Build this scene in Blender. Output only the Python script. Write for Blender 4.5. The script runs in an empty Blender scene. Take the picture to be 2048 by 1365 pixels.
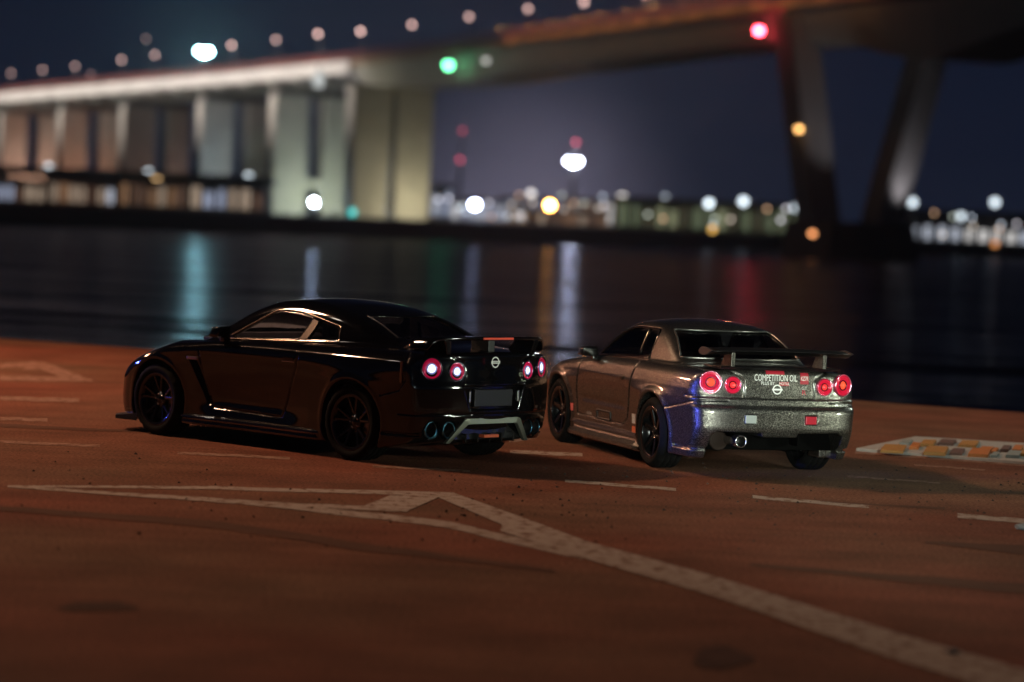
import bpy, bmesh, math, random
import numpy as np
from mathutils import Vector, Matrix
rad = math.radians
random.seed(7); rng = np.random.default_rng(7)
SC = bpy.context.scene
COL = SC.collection

# ------------------------------------------------------------------ camera
CAM_H, PITCH, ROLL, FPX = 2.2897, 0.0442757, 0.0437716, 5500.36      # FPX is for a 2048 px wide frame
camd = bpy.data.cameras.new('camera'); cam = bpy.data.objects.new('camera', camd); COL.objects.link(cam)
_f = Vector((0, math.cos(PITCH), -math.sin(PITCH))); _r0 = Vector((1, 0, 0)); _u0 = _r0.cross(_f)
_r = _r0 * math.cos(ROLL) + _u0 * math.sin(ROLL); _u = -_r0 * math.sin(ROLL) + _u0 * math.cos(ROLL)
cam.matrix_world = Matrix(((_r.x, _u.x, -_f.x, 0), (_r.y, _u.y, -_f.y, 0), (_r.z, _u.z, -_f.z, CAM_H), (0, 0, 0, 1)))
camd.sensor_width = 36; camd.lens = FPX / 2048 * 36
camd.clip_start = 0.1; camd.clip_end = 6000
camd.dof.use_dof = True; camd.dof.focus_distance = 25.3; camd.dof.aperture_fstop = 0.80
SC.camera = cam

# ------------------------------------------------------------------ night sky, moonlight, exposure
world = bpy.data.worlds.new('World'); SC.world = world; world.use_nodes = True
wn, wl = world.node_tree.nodes, world.node_tree.links
wn.clear()
wo = wn.new('ShaderNodeOutputWorld')
sky = wn.new('ShaderNodeTexSky'); sky.sky_type = 'NISHITA'; sky.sun_disc = False
SUN_EL, SUN_ROT = rad(48), rad(-75)
sky.sun_elevation = SUN_EL; sky.sun_rotation = SUN_ROT
bg1 = wn.new('ShaderNodeBackground'); bg1.inputs['Strength'].default_value = 0.0001
wl.new(sky.outputs[0], bg1.inputs['Color'])
# glow of the harbour city: fades with height and, slowly, with direction
tc = wn.new('ShaderNodeTexCoord'); sep = wn.new('ShaderNodeSeparateXYZ'); wl.new(tc.outputs['Generated'], sep.inputs[0])
rmp = wn.new('ShaderNodeValToRGB'); wl.new(sep.outputs['Z'], rmp.inputs[0])
cr = rmp.color_ramp
cr.elements[0].position = 0.0; cr.elements[0].color = (0.0085, 0.0130, 0.0300, 1)
cr.elements[1].position = 0.30; cr.elements[1].color = (0.0012, 0.0017, 0.0042, 1)
e = cr.elements.new(0.03); e.color = (0.0065, 0.0100, 0.0245, 1)
e = cr.elements.new(0.085); e.color = (0.0036, 0.0066, 0.0185, 1)
def lobe(direction, lo, col):
    dn = wn.new('ShaderNodeVectorMath'); dn.operation = 'DOT_PRODUCT'; wl.new(tc.outputs['Generated'], dn.inputs[0]); dn.inputs[1].default_value = Vector(direction).normalized()
    mr = wn.new('ShaderNodeMapRange'); wl.new(dn.outputs['Value'], mr.inputs[0]); mr.inputs[1].default_value = lo; mr.inputs[2].default_value = 1.0
    b = wn.new('ShaderNodeBackground'); b.inputs['Color'].default_value = (*col, 1)
    pw = wn.new('ShaderNodeMath'); pw.operation = 'POWER'; wl.new(mr.outputs[0], pw.inputs[0]); pw.inputs[1].default_value = 3.0; wl.new(pw.outputs[0], b.inputs['Strength']); return b
lobes = [lobe((0.004, 1, 0.000), 0.9974, (.135, .118, .165)), lobe((-0.01, 1, 0.03), 0.982, (.010, .0105, .013))]
bg2 = wn.new('ShaderNodeBackground'); wl.new(rmp.outputs[0], bg2.inputs['Color'])
ad = wn.new('ShaderNodeAddShader'); wl.new(bg1.outputs[0], ad.inputs[0]); wl.new(bg2.outputs[0], ad.inputs[1]); 
for b in lobes:
    a2 = wn.new('ShaderNodeAddShader'); wl.new(ad.outputs[0], a2.inputs[0]); wl.new(b.outputs[0], a2.inputs[1]); ad = a2
wl.new(ad.outputs[0], wo.inputs[0])

sund = bpy.data.lights.new('moon', 'SUN'); sun = bpy.data.objects.new('moon', sund); COL.objects.link(sun)
sund.energy = 0.05; sund.angle = rad(4); sund.color = (1.0, 0.86, 0.72)
sun.rotation_euler = Vector((0.72, -0.18, -0.67)).to_track_quat('-Z', 'Y').to_euler()
SC.view_settings.view_transform = 'Standard'; SC.view_settings.look = 'None'
SC.view_settings.exposure = 0.0; SC.view_settings.gamma = 1.0; SC.view_settings.use_curve_mapping = False
SC.render.engine = 'CYCLES'
SC.cycles.use_denoising = True
SC.cycles.sample_clamp_indirect = 6.0
SC.cycles.max_bounces = 8; SC.cycles.transparent_max_bounces = 12
SC.cycles.caustics_reflective = False; SC.cycles.caustics_refractive = False

# ------------------------------------------------------------------ pixels of the photograph to directions
CAMO = np.array([0, 0, CAM_H]); FWD, RGT, UPV = (np.array(v) for v in (_f, _r, _u))
def ray(u, v): return FWD + (u - 1024) / FPX * RGT + (682.5 - v) / FPX * UPV
def on_z(u, v, z=0.0):
    d = ray(u, v); return CAMO + d * (z - CAM_H) / d[2]
def on_y(u, v, Y):
    d = ray(u, v); return CAMO + d * Y / d[1]
def on_bridge(u, v, off=0.0):                       # the bridge's near side plane, or one parallel to it
    d = ray(u, v); return CAMO + d * ((250 + off / 0.8944) / (d[0] + 0.5 * d[1]))

# ------------------------------------------------------------------ materials
MATS = {}
def mat(name, color, rough=0.5, metal=0.0, coat=0.0, spec=0.5, emit=None, estr=0.0, noise=None, bump=None, coat_rough=0.03):
    if name in MATS: return MATS[name]
    m = bpy.data.materials.new(name); m.use_nodes = True
    n, l = m.node_tree.nodes, m.node_tree.links
    p = n['Principled BSDF']
    p.inputs['Base Color'].default_value = (*color, 1); p.inputs['Roughness'].default_value = rough
    p.inputs['Metallic'].default_value = metal; p.inputs['Coat Weight'].default_value = coat
    p.inputs['Coat Roughness'].default_value = coat_rough; p.inputs['Specular IOR Level'].default_value = spec
    if emit:
        p.inputs['Emission Color'].default_value = (*emit, 1); p.inputs['Emission Strength'].default_value = estr
    if noise:
        sc, amt = noise
        t = n.new('ShaderNodeTexCoord'); nt = n.new('ShaderNodeTexNoise'); nt.inputs['Scale'].default_value = sc; nt.inputs['Detail'].default_value = 6
        l.new(t.outputs['Object'], nt.inputs['Vector'])
        mx = n.new('ShaderNodeMix'); mx.data_type = 'RGBA'
        mx.inputs[6].default_value = (*[c * (1 - amt) for c in color], 1); mx.inputs[7].default_value = (*[min(1, c * (1 + amt)) for c in color], 1)
        l.new(nt.outputs['Fac'], mx.inputs[0]); l.new(mx.outputs[2], p.inputs['Base Color'])
        rr = n.new('ShaderNodeMapRange'); rr.inputs[3].default_value = max(0, rough - .12); rr.inputs[4].default_value = min(1, rough + .12)
        l.new(nt.outputs['Fac'], rr.inputs[0]); l.new(rr.outputs[0], p.inputs['Roughness'])
        if bump:
            b = n.new('ShaderNodeBump'); b.inputs['Strength'].default_value = bump; b.inputs['Distance'].default_value = 0.02
            l.new(nt.outputs['Fac'], b.inputs['Height']); l.new(b.outputs[0], p.inputs['Normal'])
    MATS[name] = m
    return m
def glow(name, color, s): return mat(name, (0.02, 0.02, 0.02), 0.4, emit=color, estr=s)

# ------------------------------------------------------------------ object helpers
def tag(o, label=None, cat=None, group=None, kind=None):
    if label: o['label'] = label
    if cat: o['category'] = cat
    if group: o['group'] = group
    if kind: o['kind'] = kind
    return o
def link(name, me, m=None, parent=None, loc=None):
    o = bpy.data.objects.new(name, me); COL.objects.link(o)
    if m is not None and me is not None and len(me.materials) == 0: me.materials.append(m)
    if parent: o.parent = parent
    if loc is not None: o.location = loc
    return o
def empty(name, loc=(0, 0, 0), rz=0.0):
    o = bpy.data.objects.new(name, None); COL.objects.link(o); o.location = loc; o.rotation_euler = (0, 0, rz); o.empty_display_size = 0.3
    return o
def pymesh(name, v, f, smooth=False):
    me = bpy.data.meshes.new(name); me.from_pydata([tuple(map(float, p)) for p in v], [], [tuple(q) for q in f]); me.update()
    if smooth:
        for p in me.polygons: p.use_smooth = True
    return me
def npmesh(name, v, q):
    me = bpy.data.meshes.new(name); nv, nf = len(v), len(q)
    me.vertices.add(nv); me.vertices.foreach_set('co', np.ascontiguousarray(v, np.float32).ravel())
    k = q.shape[1]
    me.loops.add(nf * k); me.loops.foreach_set('vertex_index', np.ascontiguousarray(q, np.int32).ravel())
    me.polygons.add(nf); me.polygons.foreach_set('loop_start', np.arange(0, nf * k, k, dtype=np.int32))
    me.polygons.foreach_set('use_smooth', np.ones(nf, bool))
    me.update(calc_edges=True)
    return me
def bmm(name, build, bevel=0.0, smooth=False, seg=2):
    bm = bmesh.new(); build(bm)
    if bevel > 0: bmesh.ops.bevel(bm, geom=bm.edges[:], offset=bevel, segments=seg, affect='EDGES', profile=0.6)
    bmesh.ops.recalc_face_normals(bm, faces=bm.faces[:])
    me = bpy.data.meshes.new(name); bm.to_mesh(me); bm.free()
    if smooth:
        for p in me.polygons: p.use_smooth = True
    return me
def hexa(bm, pts):                                   # 8 corners: bottom loop then top loop
    v = [bm.verts.new(tuple(map(float, p))) for p in pts]
    for f in ((3, 2, 1, 0), (4, 5, 6, 7), (0, 1, 5, 4), (1, 2, 6, 5), (2, 3, 7, 6), (3, 0, 4, 7)): bm.faces.new([v[i] for i in f])
def boxm(name, lo, hi, bevel=0.0):
    x0, y0, z0 = lo; x1, y1, z1 = hi
    return bmm(name, lambda bm: hexa(bm, [(x0, y0, z0), (x1, y0, z0), (x1, y1, z0), (x0, y1, z0), (x0, y0, z1), (x1, y0, z1), (x1, y1, z1), (x0, y1, z1)]), bevel)
def tube(path, r, n=10, cap=True):
    P = [np.array(p, float) for p in path]; R = r if isinstance(r, (list, tuple)) else [r] * len(P)
    V, F = [], []
    t0 = P[1] - P[0]; ref = np.array([0, 0, 1.0]) if abs(t0[2]) < 0.9 * np.linalg.norm(t0) else np.array([1.0, 0, 0])
    for i, p in enumerate(P):
        t = P[min(i + 1, len(P) - 1)] - P[max(i - 1, 0)]; t = t / (np.linalg.norm(t) + 1e-12)
        a = np.cross(t, ref); a /= np.linalg.norm(a) + 1e-12; b = np.cross(t, a)
        for k in range(n):
            w = 2 * math.pi * k / n; V.append(p + R[i] * (math.cos(w) * a + math.sin(w) * b))
    for i in range(len(P) - 1):
        for k in range(n): F.append((i * n + k, i * n + (k + 1) % n, (i + 1) * n + (k + 1) % n, (i + 1) * n + k))
    if cap: F.append(tuple(range(n))[::-1]); F.append(tuple((len(P) - 1) * n + k for k in range(n)))
    return V, F
def tubem(name, path, r, n=10, smooth=True): return pymesh(name, *tube(path, r, n), smooth)
def lathe(prof, n=48, axis='y', cap=False):          # prof: (radius, along) pairs about the axis
    V, F = [], []
    for (r, a) in prof:
        for k in range(n):
            w = 2 * math.pi * k / n; c, s = r * math.cos(w), r * math.sin(w)
            V.append({'y': (c, a, s), 'z': (c, s, a), 'x': (a, c, s)}[axis])
    for i in range(len(prof) - 1):
        for k in range(n): F.append((i * n + k, i * n + (k + 1) % n, (i + 1) * n + (k + 1) % n, (i + 1) * n + k))
    if cap: F.append(tuple(range(n))); F.append(tuple((len(prof) - 1) * n + k for k in range(n))[::-1])
    return V, F
def lathem(name, prof, n=48, axis='y', cap=False):
    V, F = lathe(prof, n, axis, cap)
    return bmm(name, lambda bm: _add(bm, V, F), smooth=True)
def _add(bm, V, F):
    vs = [bm.verts.new(tuple(map(float, p))) for p in V]
    for f in F:
        try: bm.faces.new([vs[i] for i in f])
        except ValueError: pass
def ball(name, r, n=16, m=10):
    return bmm(name, lambda bm: bmesh.ops.create_uvsphere(bm, u_segments=n, v_segments=m, radius=r), smooth=True)

# ================================================================== the setting
WATER_Z = -1.5
# quay edge from the photograph
QA, QB = on_z(0, 677), on_z(2048, 826)
qd = (QB - QA) / np.linalg.norm(QB - QA); QL = QA - qd * 60; QR = QB + qd * 45
def ground_material():
    m = bpy.data.materials.new('quay_paving'); m.use_nodes = True; n, l = m.node_tree.nodes, m.node_tree.links; p = n['Principled BSDF']
    t = n.new('ShaderNodeTexCoord')
    def noise(sc, det, vec=None):
        q = n.new('ShaderNodeTexNoise'); q.inputs['Scale'].default_value = sc; q.inputs['Detail'].default_value = det; l.new((vec or t.outputs['Object']), q.inputs['Vector']); return q
    a = noise(.22, 3); b = noise(1.1, 10); c = noise(36, 8)
    mp = n.new('ShaderNodeMapping'); mp.inputs['Rotation'].default_value = (0, 0, rad(-28)); mp.inputs['Scale'].default_value = (.25, 4.0, 1); l.new(t.outputs['Object'], mp.inputs[0])
    d = noise(1.2, 5, mp.outputs[0])
    r1 = n.new('ShaderNodeValToRGB'); l.new(a.outputs['Fac'], r1.inputs[0])
    r1.color_ramp.elements[0].position = .36; r1.color_ramp.elements[0].color = (.235, .082, .050, 1)
    r1.color_ramp.elements[1].position = .64; r1.color_ramp.elements[1].color = (.20, .108, .066, 1)
    r2 = n.new('ShaderNodeMapRange'); l.new(b.outputs['Fac'], r2.inputs[0]); r2.inputs[1].default_value = .3; r2.inputs[2].default_value = .7; r2.inputs[3].default_value = .72; r2.inputs[4].default_value = 1.15
    r3 = n.new('ShaderNodeMapRange'); l.new(d.outputs['Fac'], r3.inputs[0]); r3.inputs[1].default_value = .35; r3.inputs[2].default_value = .65; r3.inputs[3].default_value = .90; r3.inputs[4].default_value = 1.05
    r4 = n.new('ShaderNodeMapRange'); l.new(c.outputs['Fac'], r4.inputs[0]); r4.inputs[1].default_value = .3; r4.inputs[2].default_value = .7; r4.inputs[3].default_value = .45; r4.inputs[4].default_value = 1.42
    m1 = n.new('ShaderNodeMath'); m1.operation = 'MULTIPLY'; l.new(r2.outputs[0], m1.inputs[0]); l.new(r3.outputs[0], m1.inputs[1])
    m2 = n.new('ShaderNodeMath'); m2.operation = 'MULTIPLY'; l.new(m1.outputs[0], m2.inputs[0]); l.new(r4.outputs[0], m2.inputs[1])
    vm = n.new('ShaderNodeVectorMath'); vm.operation = 'SCALE'; l.new(r1.outputs[0], vm.inputs[0]); l.new(m2.outputs[0], vm.inputs['Scale'])
    l.new(vm.outputs[0], p.inputs['Base Color']); p.inputs['Roughness'].default_value = .88; p.inputs['Specular IOR Level'].default_value = .06
    bp = n.new('ShaderNodeBump'); bp.inputs['Strength'].default_value = .6; bp.inputs['Distance'].default_value = .012; l.new(c.outputs['Fac'], bp.inputs['Height']); l.new(bp.outputs[0], p.inputs['Normal'])
    return m
def quay(bm):
    nrm = np.array([qd[1], -qd[0], 0]); 
    if nrm[1] > 0: nrm = -nrm
    far = [QL, QR, QR + nrm * 110, QL + nrm * 110]
    hexa(bm, [(q[0], q[1], WATER_Z - 1.5) for q in far[::-1]] + [(q[0], q[1], 0) for q in far[::-1]])
tag(link('quay_ground', bmm('quay_ground', quay), ground_material()), kind='structure')

def water_material():
    m = bpy.data.materials.new('harbour_water'); m.use_nodes = True; n, l = m.node_tree.nodes, m.node_tree.links; n.clear()
    o = n.new('ShaderNodeOutputMaterial'); df = n.new('ShaderNodeBsdfDiffuse'); df.inputs[0].default_value = (.004, .005, .007, 1)
    gl = n.new('ShaderNodeBsdfGlossy'); gl.inputs['Roughness'].default_value = .20; gl.inputs['Color'].default_value = (.40, .41, .46, 1)
    fr = n.new('ShaderNodeFresnel'); fr.inputs[0].default_value = 1.33; mx = n.new('ShaderNodeMixShader')
    t = n.new('ShaderNodeTexCoord'); mp = n.new('ShaderNodeMapping'); mp.inputs['Scale'].default_value = (.05, .16, 1); l.new(t.outputs['Object'], mp.inputs[0])
    q = n.new('ShaderNodeTexNoise'); q.inputs['Scale'].default_value = .45; q.inputs['Detail'].default_value = 3; l.new(mp.outputs[0], q.inputs['Vector'])
    b0 = n.new('ShaderNodeBump'); b0.inputs['Strength'].default_value = 1.0; b0.inputs['Distance'].default_value = 2.6; l.new(q.outputs['Fac'], b0.inputs['Height'])
    q2 = n.new('ShaderNodeTexNoise'); q2.inputs['Scale'].default_value = 2.4; q2.inputs['Detail'].default_value = 2; l.new(mp.outputs[0], q2.inputs['Vector'])
    b = n.new('ShaderNodeBump'); b.inputs['Strength'].default_value = 1.0; b.inputs['Distance'].default_value = .30; l.new(q2.outputs['Fac'], b.inputs['Height']); l.new(b0.outputs[0], b.inputs['Normal'])
    for k in (df, gl, fr): l.new(b.outputs[0], k.inputs['Normal'])
    l.new(fr.outputs[0], mx.inputs[0]); l.new(df.outputs[0], mx.inputs[1]); l.new(gl.outputs[0], mx.inputs[2]); l.new(mx.outputs[0], o.inputs[0])
    return m
tag(link('water', pymesh('water', [(-1500, 20, WATER_Z), (1500, 20, WATER_Z), (1500, 2500, WATER_Z), (-1500, 2500, WATER_Z)], [(0, 1, 2, 3)]), water_material()), kind='structure')

# ------------------------------------------------------------------ paint on the quay
def worn(name, col, thr):
    m = mat(name, col, .9, spec=.06); n, l = m.node_tree.nodes, m.node_tree.links; p = n['Principled BSDF']
    t = n.new('ShaderNodeTexCoord'); a = n.new('ShaderNodeTexNoise'); a.inputs['Scale'].default_value = 9; a.inputs['Detail'].default_value = 12; a.inputs['Roughness'].default_value = .7; l.new(t.outputs['Object'], a.inputs['Vector'])
    r = n.new('ShaderNodeValToRGB'); l.new(a.outputs['Fac'], r.inputs[0]); r.color_ramp.elements[0].position = thr; r.color_ramp.elements[0].color = (.17, .085, .052, 1); r.color_ramp.elements[1].position = thr + .09; r.color_ramp.elements[1].color = (*col, 1)
    l.new(r.outputs[0], p.inputs['Base Color']); return m
PAINT = worn('worn_paint', (.42, .35, .30), .40); PAINT2 = worn('faint_paint', (.33, .20, .15), .43)
STREAK = mat('dark_streak', (.12, .060, .040), .9, spec=.06, noise=(3, .4)); STAIN = mat('oil_stain', (.09, .045, .033), .9, spec=.06, noise=(4, .5))
def pxpoly(name, px, m, z=.004):
    o = link(name, pymesh(name, [on_z(u, v, z) for u, v in px], [tuple(range(len(px)))]), m); tag(o, kind='structure'); return o
def pxline(name, pts, w, m, z=.004):                # pts pixels, w pixel thickness (vertical) at each point
    W = w if isinstance(w, (list, tuple)) else [w] * len(pts)
    P, Wd = [], []
    for i in range(len(pts) - 1):
        for k in range(6):
            t = k / 6; P.append((pts[i][0] + t * (pts[i+1][0] - pts[i][0]), pts[i][1] + t * (pts[i+1][1] - pts[i][1]))); Wd.append(W[i] + t * (W[i+1] - W[i]))
    P.append(pts[-1]); Wd.append(W[-1])
    V = []
    for i, (p, w_) in enumerate(zip(P, Wd)):
        j = .12 * w_ * rng.uniform(-1, 1)
        V += [on_z(p[0], p[1] - w_ / 2 + j, z), on_z(p[0], p[1] + w_ / 2 + j, z)]
    o = link(name, pymesh(name, V, [(2*i, 2*i+1, 2*i+3, 2*i+2) for i in range(len(P) - 1)]), m); tag(o, kind='structure'); return o
pxline('painted_line', [(15, 972), (430, 976), (860, 988)], [3, 6, 8], PAINT)
pxline('painted_line', [(15, 973), (480, 1003), (900, 1050), (1165, 1112)], [4, 9, 13, 16], PAINT, .005)
pxline('painted_line', [(420, 999), (600, 1011), (815, 1019)], [3, 7, 9], PAINT, .006)
pxpoly('painted_patch', [(728, 1012), (812, 1023), (888, 990), (780, 991)], PAINT, .007)
pxpoly('painted_line_wide', [(852, 984), (905, 985), (1070, 1044), (1180, 1085), (1420, 1150), (1800, 1268), (2060, 1342), (2060, 1402), (1800, 1322), (1420, 1190), (1180, 1120), (1000, 1062), (1005, 1050), (872, 993)], PAINT, .008)
pxline('painted_line', [(0, 733), (75, 727)], 9, PAINT2); pxline('painted_line', [(0, 757), (110, 758), (185, 761)], [10, 9, 4], PAINT2, .005)
pxpoly('painted_patch', [(45, 741), (62, 724), (88, 724), (188, 762), (130, 758), (80, 738)], PAINT2, .006)
for a, b, w in (((0, 797), (158, 801), 8), ((0, 837), (95, 840), 6), ((0, 884), (200, 892), 5), ((355, 906), (580, 917), 5), ((745, 933), (940, 943), 4), ((1020, 903), (1165, 910), 7), ((1130, 962), (1352, 979), 5.5), ((1505, 994), (1738, 1014), 6), ((1915, 1031), (2060, 1044), 9), ((1695, 953), (1880, 966), 3.5), ((1828, 930), (1970, 940), 3), ((1710, 905), (2060, 931), 5)):
    pxline('painted_dash', [a, b], w, PAINT if w > 5 and a[0] > 900 else PAINT2)
pxline('dark_band', [(-10, 1016), (400, 1045), (700, 1090), (1110, 1142)], [10, 14, 16, 6], STREAK); pxline('dark_band', [(-10, 850), (120, 857), (265, 862)], [8, 6, 4], STREAK)  # dark bands laid over the paving
pxline('dark_band', [(1640, 1003), (1890, 1018)], [2, 5], STREAK); pxline('dark_band', [(1500, 1130), (2060, 1180)], [5, 22], STREAK); pxline('dark_band', [(1850, 1085), (2060, 1100)], [4, 20], STREAK)
def blot(u, v, a, b, m):
    px = [(u + a * (1 + .2 * math.sin(3 * t + u)) * math.cos(t), v + b * (1 + .2 * math.cos(2 * t + v)) * math.sin(t)) for t in np.linspace(0, 2 * math.pi, 22)[:-1]]
    pxpoly('oil_stain', px, m, .005)
blot(195, 1213, 75, 12, STAIN); blot(1440, 1316, 60, 20, STAIN); 

# grit on the paving around the cars
def grit(bm):
    for k in range(900):
        u, v = rng.uniform(0, 2048), rng.uniform(895, 1100)
        if rng.random() < .45: u = rng.uniform(850, 2048); v = rng.uniform(935, 1040)
        p = on_z(u, v); s = .004 + .016 * rng.random()**4
        o = [bm.verts.new((p[0] + s * a * rng.uniform(.6, 1.4), p[1] + s * b * rng.uniform(.6, 1.6), c * s + .001)) for a, b, c in ((1, 0, 0), (-.5, .87, 0), (-.5, -.87, 0), (0, 0, .9))]
        for f in ((0, 1, 3), (1, 2, 3), (2, 0, 3), (2, 1, 0)): bm.faces.new([o[i] for i in f])
tag(link('grit', bmm('grit', grit), mat('grit_dark', (.03, .018, .014), .8)), 'dark grit scattered over the brown paving around the cars', 'grit', kind='stuff')
# pale chips
def chip(u, v, s, m, label):
    p = on_z(u, v)
    def b(bm):
        bmesh.ops.create_icosphere(bm, subdivisions=2, radius=s)
        for q in bm.verts: q.co *= rng.uniform(.75, 1.2); q.co.z = max(q.co.z * .6, -s * .3)
    o = link('stone_chip', bmm('stone_chip', b), m, None, (p[0], p[1], s * .3)); tag(o, label, 'stone')
chip(1903, 1310, .040, mat('pale_stone', (.4, .38, .35), .7), 'pale stone chip lying on the wide white painted line')
chip(2046, 1060, .06, mat('bluish_stone', (.26, .30, .33), .7), 'bluish white stone lying beside the end of a thin painted dash')

# ------------------------------------------------------------------ raised patch of coloured paving blocks
def block_patch():
    bedm = mat('pale_mortar', (.42, .40, .37), .8, noise=(20, .3))
    q = [(1712, 903), (1830, 879), (2120, 897), (2120, 936)]
    P = [on_z(u, v) for u, v in q]
    bed = link('paved_patch', bmm('paved_patch', lambda bm: hexa(bm, [(p[0], p[1], .0) for p in P] + [(p[0], p[1], .035) for p in P]), .006), bedm); tag(bed, 'low raised patch of pale mortar set with orange, ochre and brown paving blocks', 'paving')
    cols = [mat('block_orange', (.62, .20, .035), .55, noise=(30, .3)), mat('block_ochre', (.50, .24, .05), .6, noise=(30, .3)), mat('block_brown', (.17, .085, .065), .6, noise=(30, .3)), mat('block_grey', (.30, .33, .31), .6, noise=(30, .3))]
    spec = [(1788, 898, 44, 9, 1), (1831, 894, 17, 7, 0), (1812, 886, 20, 5, 3), (1857, 888, 26, 7, 1), (1895, 887, 30, 5, 2), (1873, 903, 42, 9, 1), (1915, 905, 24, 7, 2), (1938, 889, 34, 7, 1), (1960, 907, 38, 9, 0), (1973, 900, 24, 5, 0), (1990, 903, 9, 6, 0), (2012, 900, 16, 6, 2), (2036, 898, 18, 7, 0), (2028, 911, 26, 7, 3), (2052, 907, 18, 8, 1), (1990, 912, 12, 5, 3)]
    for u, v, w, h, c in spec:
        sk = 8
        px = [(u - w * .55 - sk * .4, v + h * .75), (u + w * .5 - sk * .4, v + h * .75 + w * .05), (u + w * .5 + sk * .4, v - h * .6 + w * .05), (u - w * .5 + sk * .4, v - h * .6)]
        Pq = [on_z(a, b, .036) for a, b in px]; z0, z1 = .03, .060 + .012 * rng.random()
        b = link('block', bmm('block', lambda bm: hexa(bm, [(p[0], p[1], z0) for p in Pq] + [(p[0], p[1], z1) for p in Pq]), .008), cols[c], bed)
block_patch()

# ================================================================== far shore
CONC = mat('pale_concrete', (.38, .36, .33), .8, noise=(.3, .25)); CONCD = mat('dark_concrete', (.10, .095, .09), .85, noise=(.3, .3))
STEELD = mat('painted_girder', (.30, .30, .27), .6, noise=(.2, .2)); POSTM = mat('lamp_post_steel', (.18, .17, .17), .5, .4)
RUST = mat('red_lead_paint', (.32, .09, .06), .6, noise=(.3, .3))
def bank(bm):
    a, b = np.array([-330., 361.]), np.array([330., 640.])
    hexa(bm, [(a[0], a[1], -3), (b[0], b[1], -3), (b[0] + 50, 2300, -3), (a[0] - 600, 2300, -3), (a[0], a[1], 1.3), (b[0], b[1], 1.3), (b[0] + 50, 2300, 1.3), (a[0] - 600, 2300, 1.3)])
E0, E1 = on_z(-600, 428, WATER_Z), on_z(2700, 540, WATER_Z)
def bank(bm):
    hexa(bm, [(E0[0], E0[1], -3), (E1[0], E1[1], -3), (900, 2300, -3), (-900, 2300, -3), (E0[0], E0[1], 1.3), (E1[0], E1[1], 1.3), (900, 2300, 1.3), (-900, 2300, 1.3)])
tag(link('far_bank', bmm('far_bank', bank), CONCD), kind='structure')

AX = np.array([-.4472, .8944, 0]); NX = np.array([.8944, .4472, 0])
BR = empty('girder_bridge', tuple(on_bridge(790, 440)[:2]) + (1.3,)); B0 = np.array(BR.location)
tag(BR, 'long pale girder bridge on floodlit twin-column piers climbing over the water', 'bridge')
def bpart(name, me, m, parent=None):
    o = link(name, me, m, parent or BR)
    if not parent: me.transform(Matrix.Translation(-Vector(B0)))
    return o
def axis_pt(Y, off=0.0, z=0.0):                      # point on the near side plane at world Y
    p = np.array([250 - .5 * Y, Y, 0]) + NX * off; p[2] = z; return p
TOPZ = lambda Y: np.interp(Y, [300, 400, 430, 459, 529, 572, 653, 805, 1000], [38.2, 37.9, 37.4, 36.6, 34.9, 33.8, 33.2, 32.6, 31.5])
BOTZ = lambda Y: np.interp(Y, [300, 366, 380, 389, 398, 408, 418, 430, 459, 500, 529, 548, 571], [32.4, 32.2, 29.5, 27.3, 28.2, 30.3, 31.2, 31.4, 31.0, 29.6, 28.2, 28.0, 28.6])
def loft(bm, secs):
    rows = [[bm.verts.new(tuple(p)) for p in s] for s in secs]; k = len(rows[0])
    for a, b in zip(rows[:-1], rows[1:]):
        for i in range(k): bm.faces.new((a[i], a[(i+1) % k], b[(i+1) % k], b[i]))
    bm.faces.new(rows[0]); bm.faces.new(rows[-1][::-1])
def girder(bm):
    S = []
    for Y in list(np.linspace(300, 572, 69)):
        S.append([axis_pt(Y, 0.6, TOPZ(Y) - 1.3), axis_pt(Y, 17.4, TOPZ(Y) - 1.3), axis_pt(Y, 15.5, BOTZ(Y)), axis_pt(Y, 2.5, BOTZ(Y))])
    loft(bm, S)
bpart('main_girder', bmm('main_girder', girder), STEELD)
def deck(bm): loft(bm, [[axis_pt(Y, 0, TOPZ(Y) - 1.3), axis_pt(Y, 0, TOPZ(Y)), axis_pt(Y, 18, TOPZ(Y)), axis_pt(Y, 18, TOPZ(Y) - 1.3)] for Y in np.linspace(300, 572, 30)])
bpart('road_deck', bmm('road_deck', deck), mat('deck_edge', (.34, .24, .17), .7))
def adeck(bm): loft(bm, [[axis_pt(Y, 0, TOPZ(Y) - 2.7), axis_pt(Y, 0, TOPZ(Y)), axis_pt(Y, 18, TOPZ(Y)), axis_pt(Y, 18, TOPZ(Y) - 2.7)] for Y in np.linspace(572.6, 1000, 40)])
bpart('approach_deck', bmm('approach_deck', adeck), mat('fascia_white', (.62, .60, .58), .6, noise=(.1, .12)))
def rail(bm, off):
    for za, zb in ((.25, .45), (.85, 1.05), (1.4, 1.6)): loft(bm, [[axis_pt(Y, off, TOPZ(Y) + za), axis_pt(Y, off, TOPZ(Y) + zb), axis_pt(Y, off + .2, TOPZ(Y) + zb), axis_pt(Y, off + .2, TOPZ(Y) + za)] for Y in np.linspace(300, 1000, 60)])
for off in (.2, 17.4): bpart('railing', bmm('railing', lambda bm: rail(bm, off)), RUST)
for Y in np.arange(585, 990, 14.0):
    bpart('crossbeam', bmm('crossbeam', lambda bm: loft(bm, [[axis_pt(Y + q, .5, TOPZ(Y) - 2.71), axis_pt(Y + q, 17.5, TOPZ(Y) - 2.71), axis_pt(Y + q, 17.0, TOPZ(Y) - 4.4), axis_pt(Y + q, 1.0, TOPZ(Y) - 4.4)] for q in (0, 1.0)])), STEELD)
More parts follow.
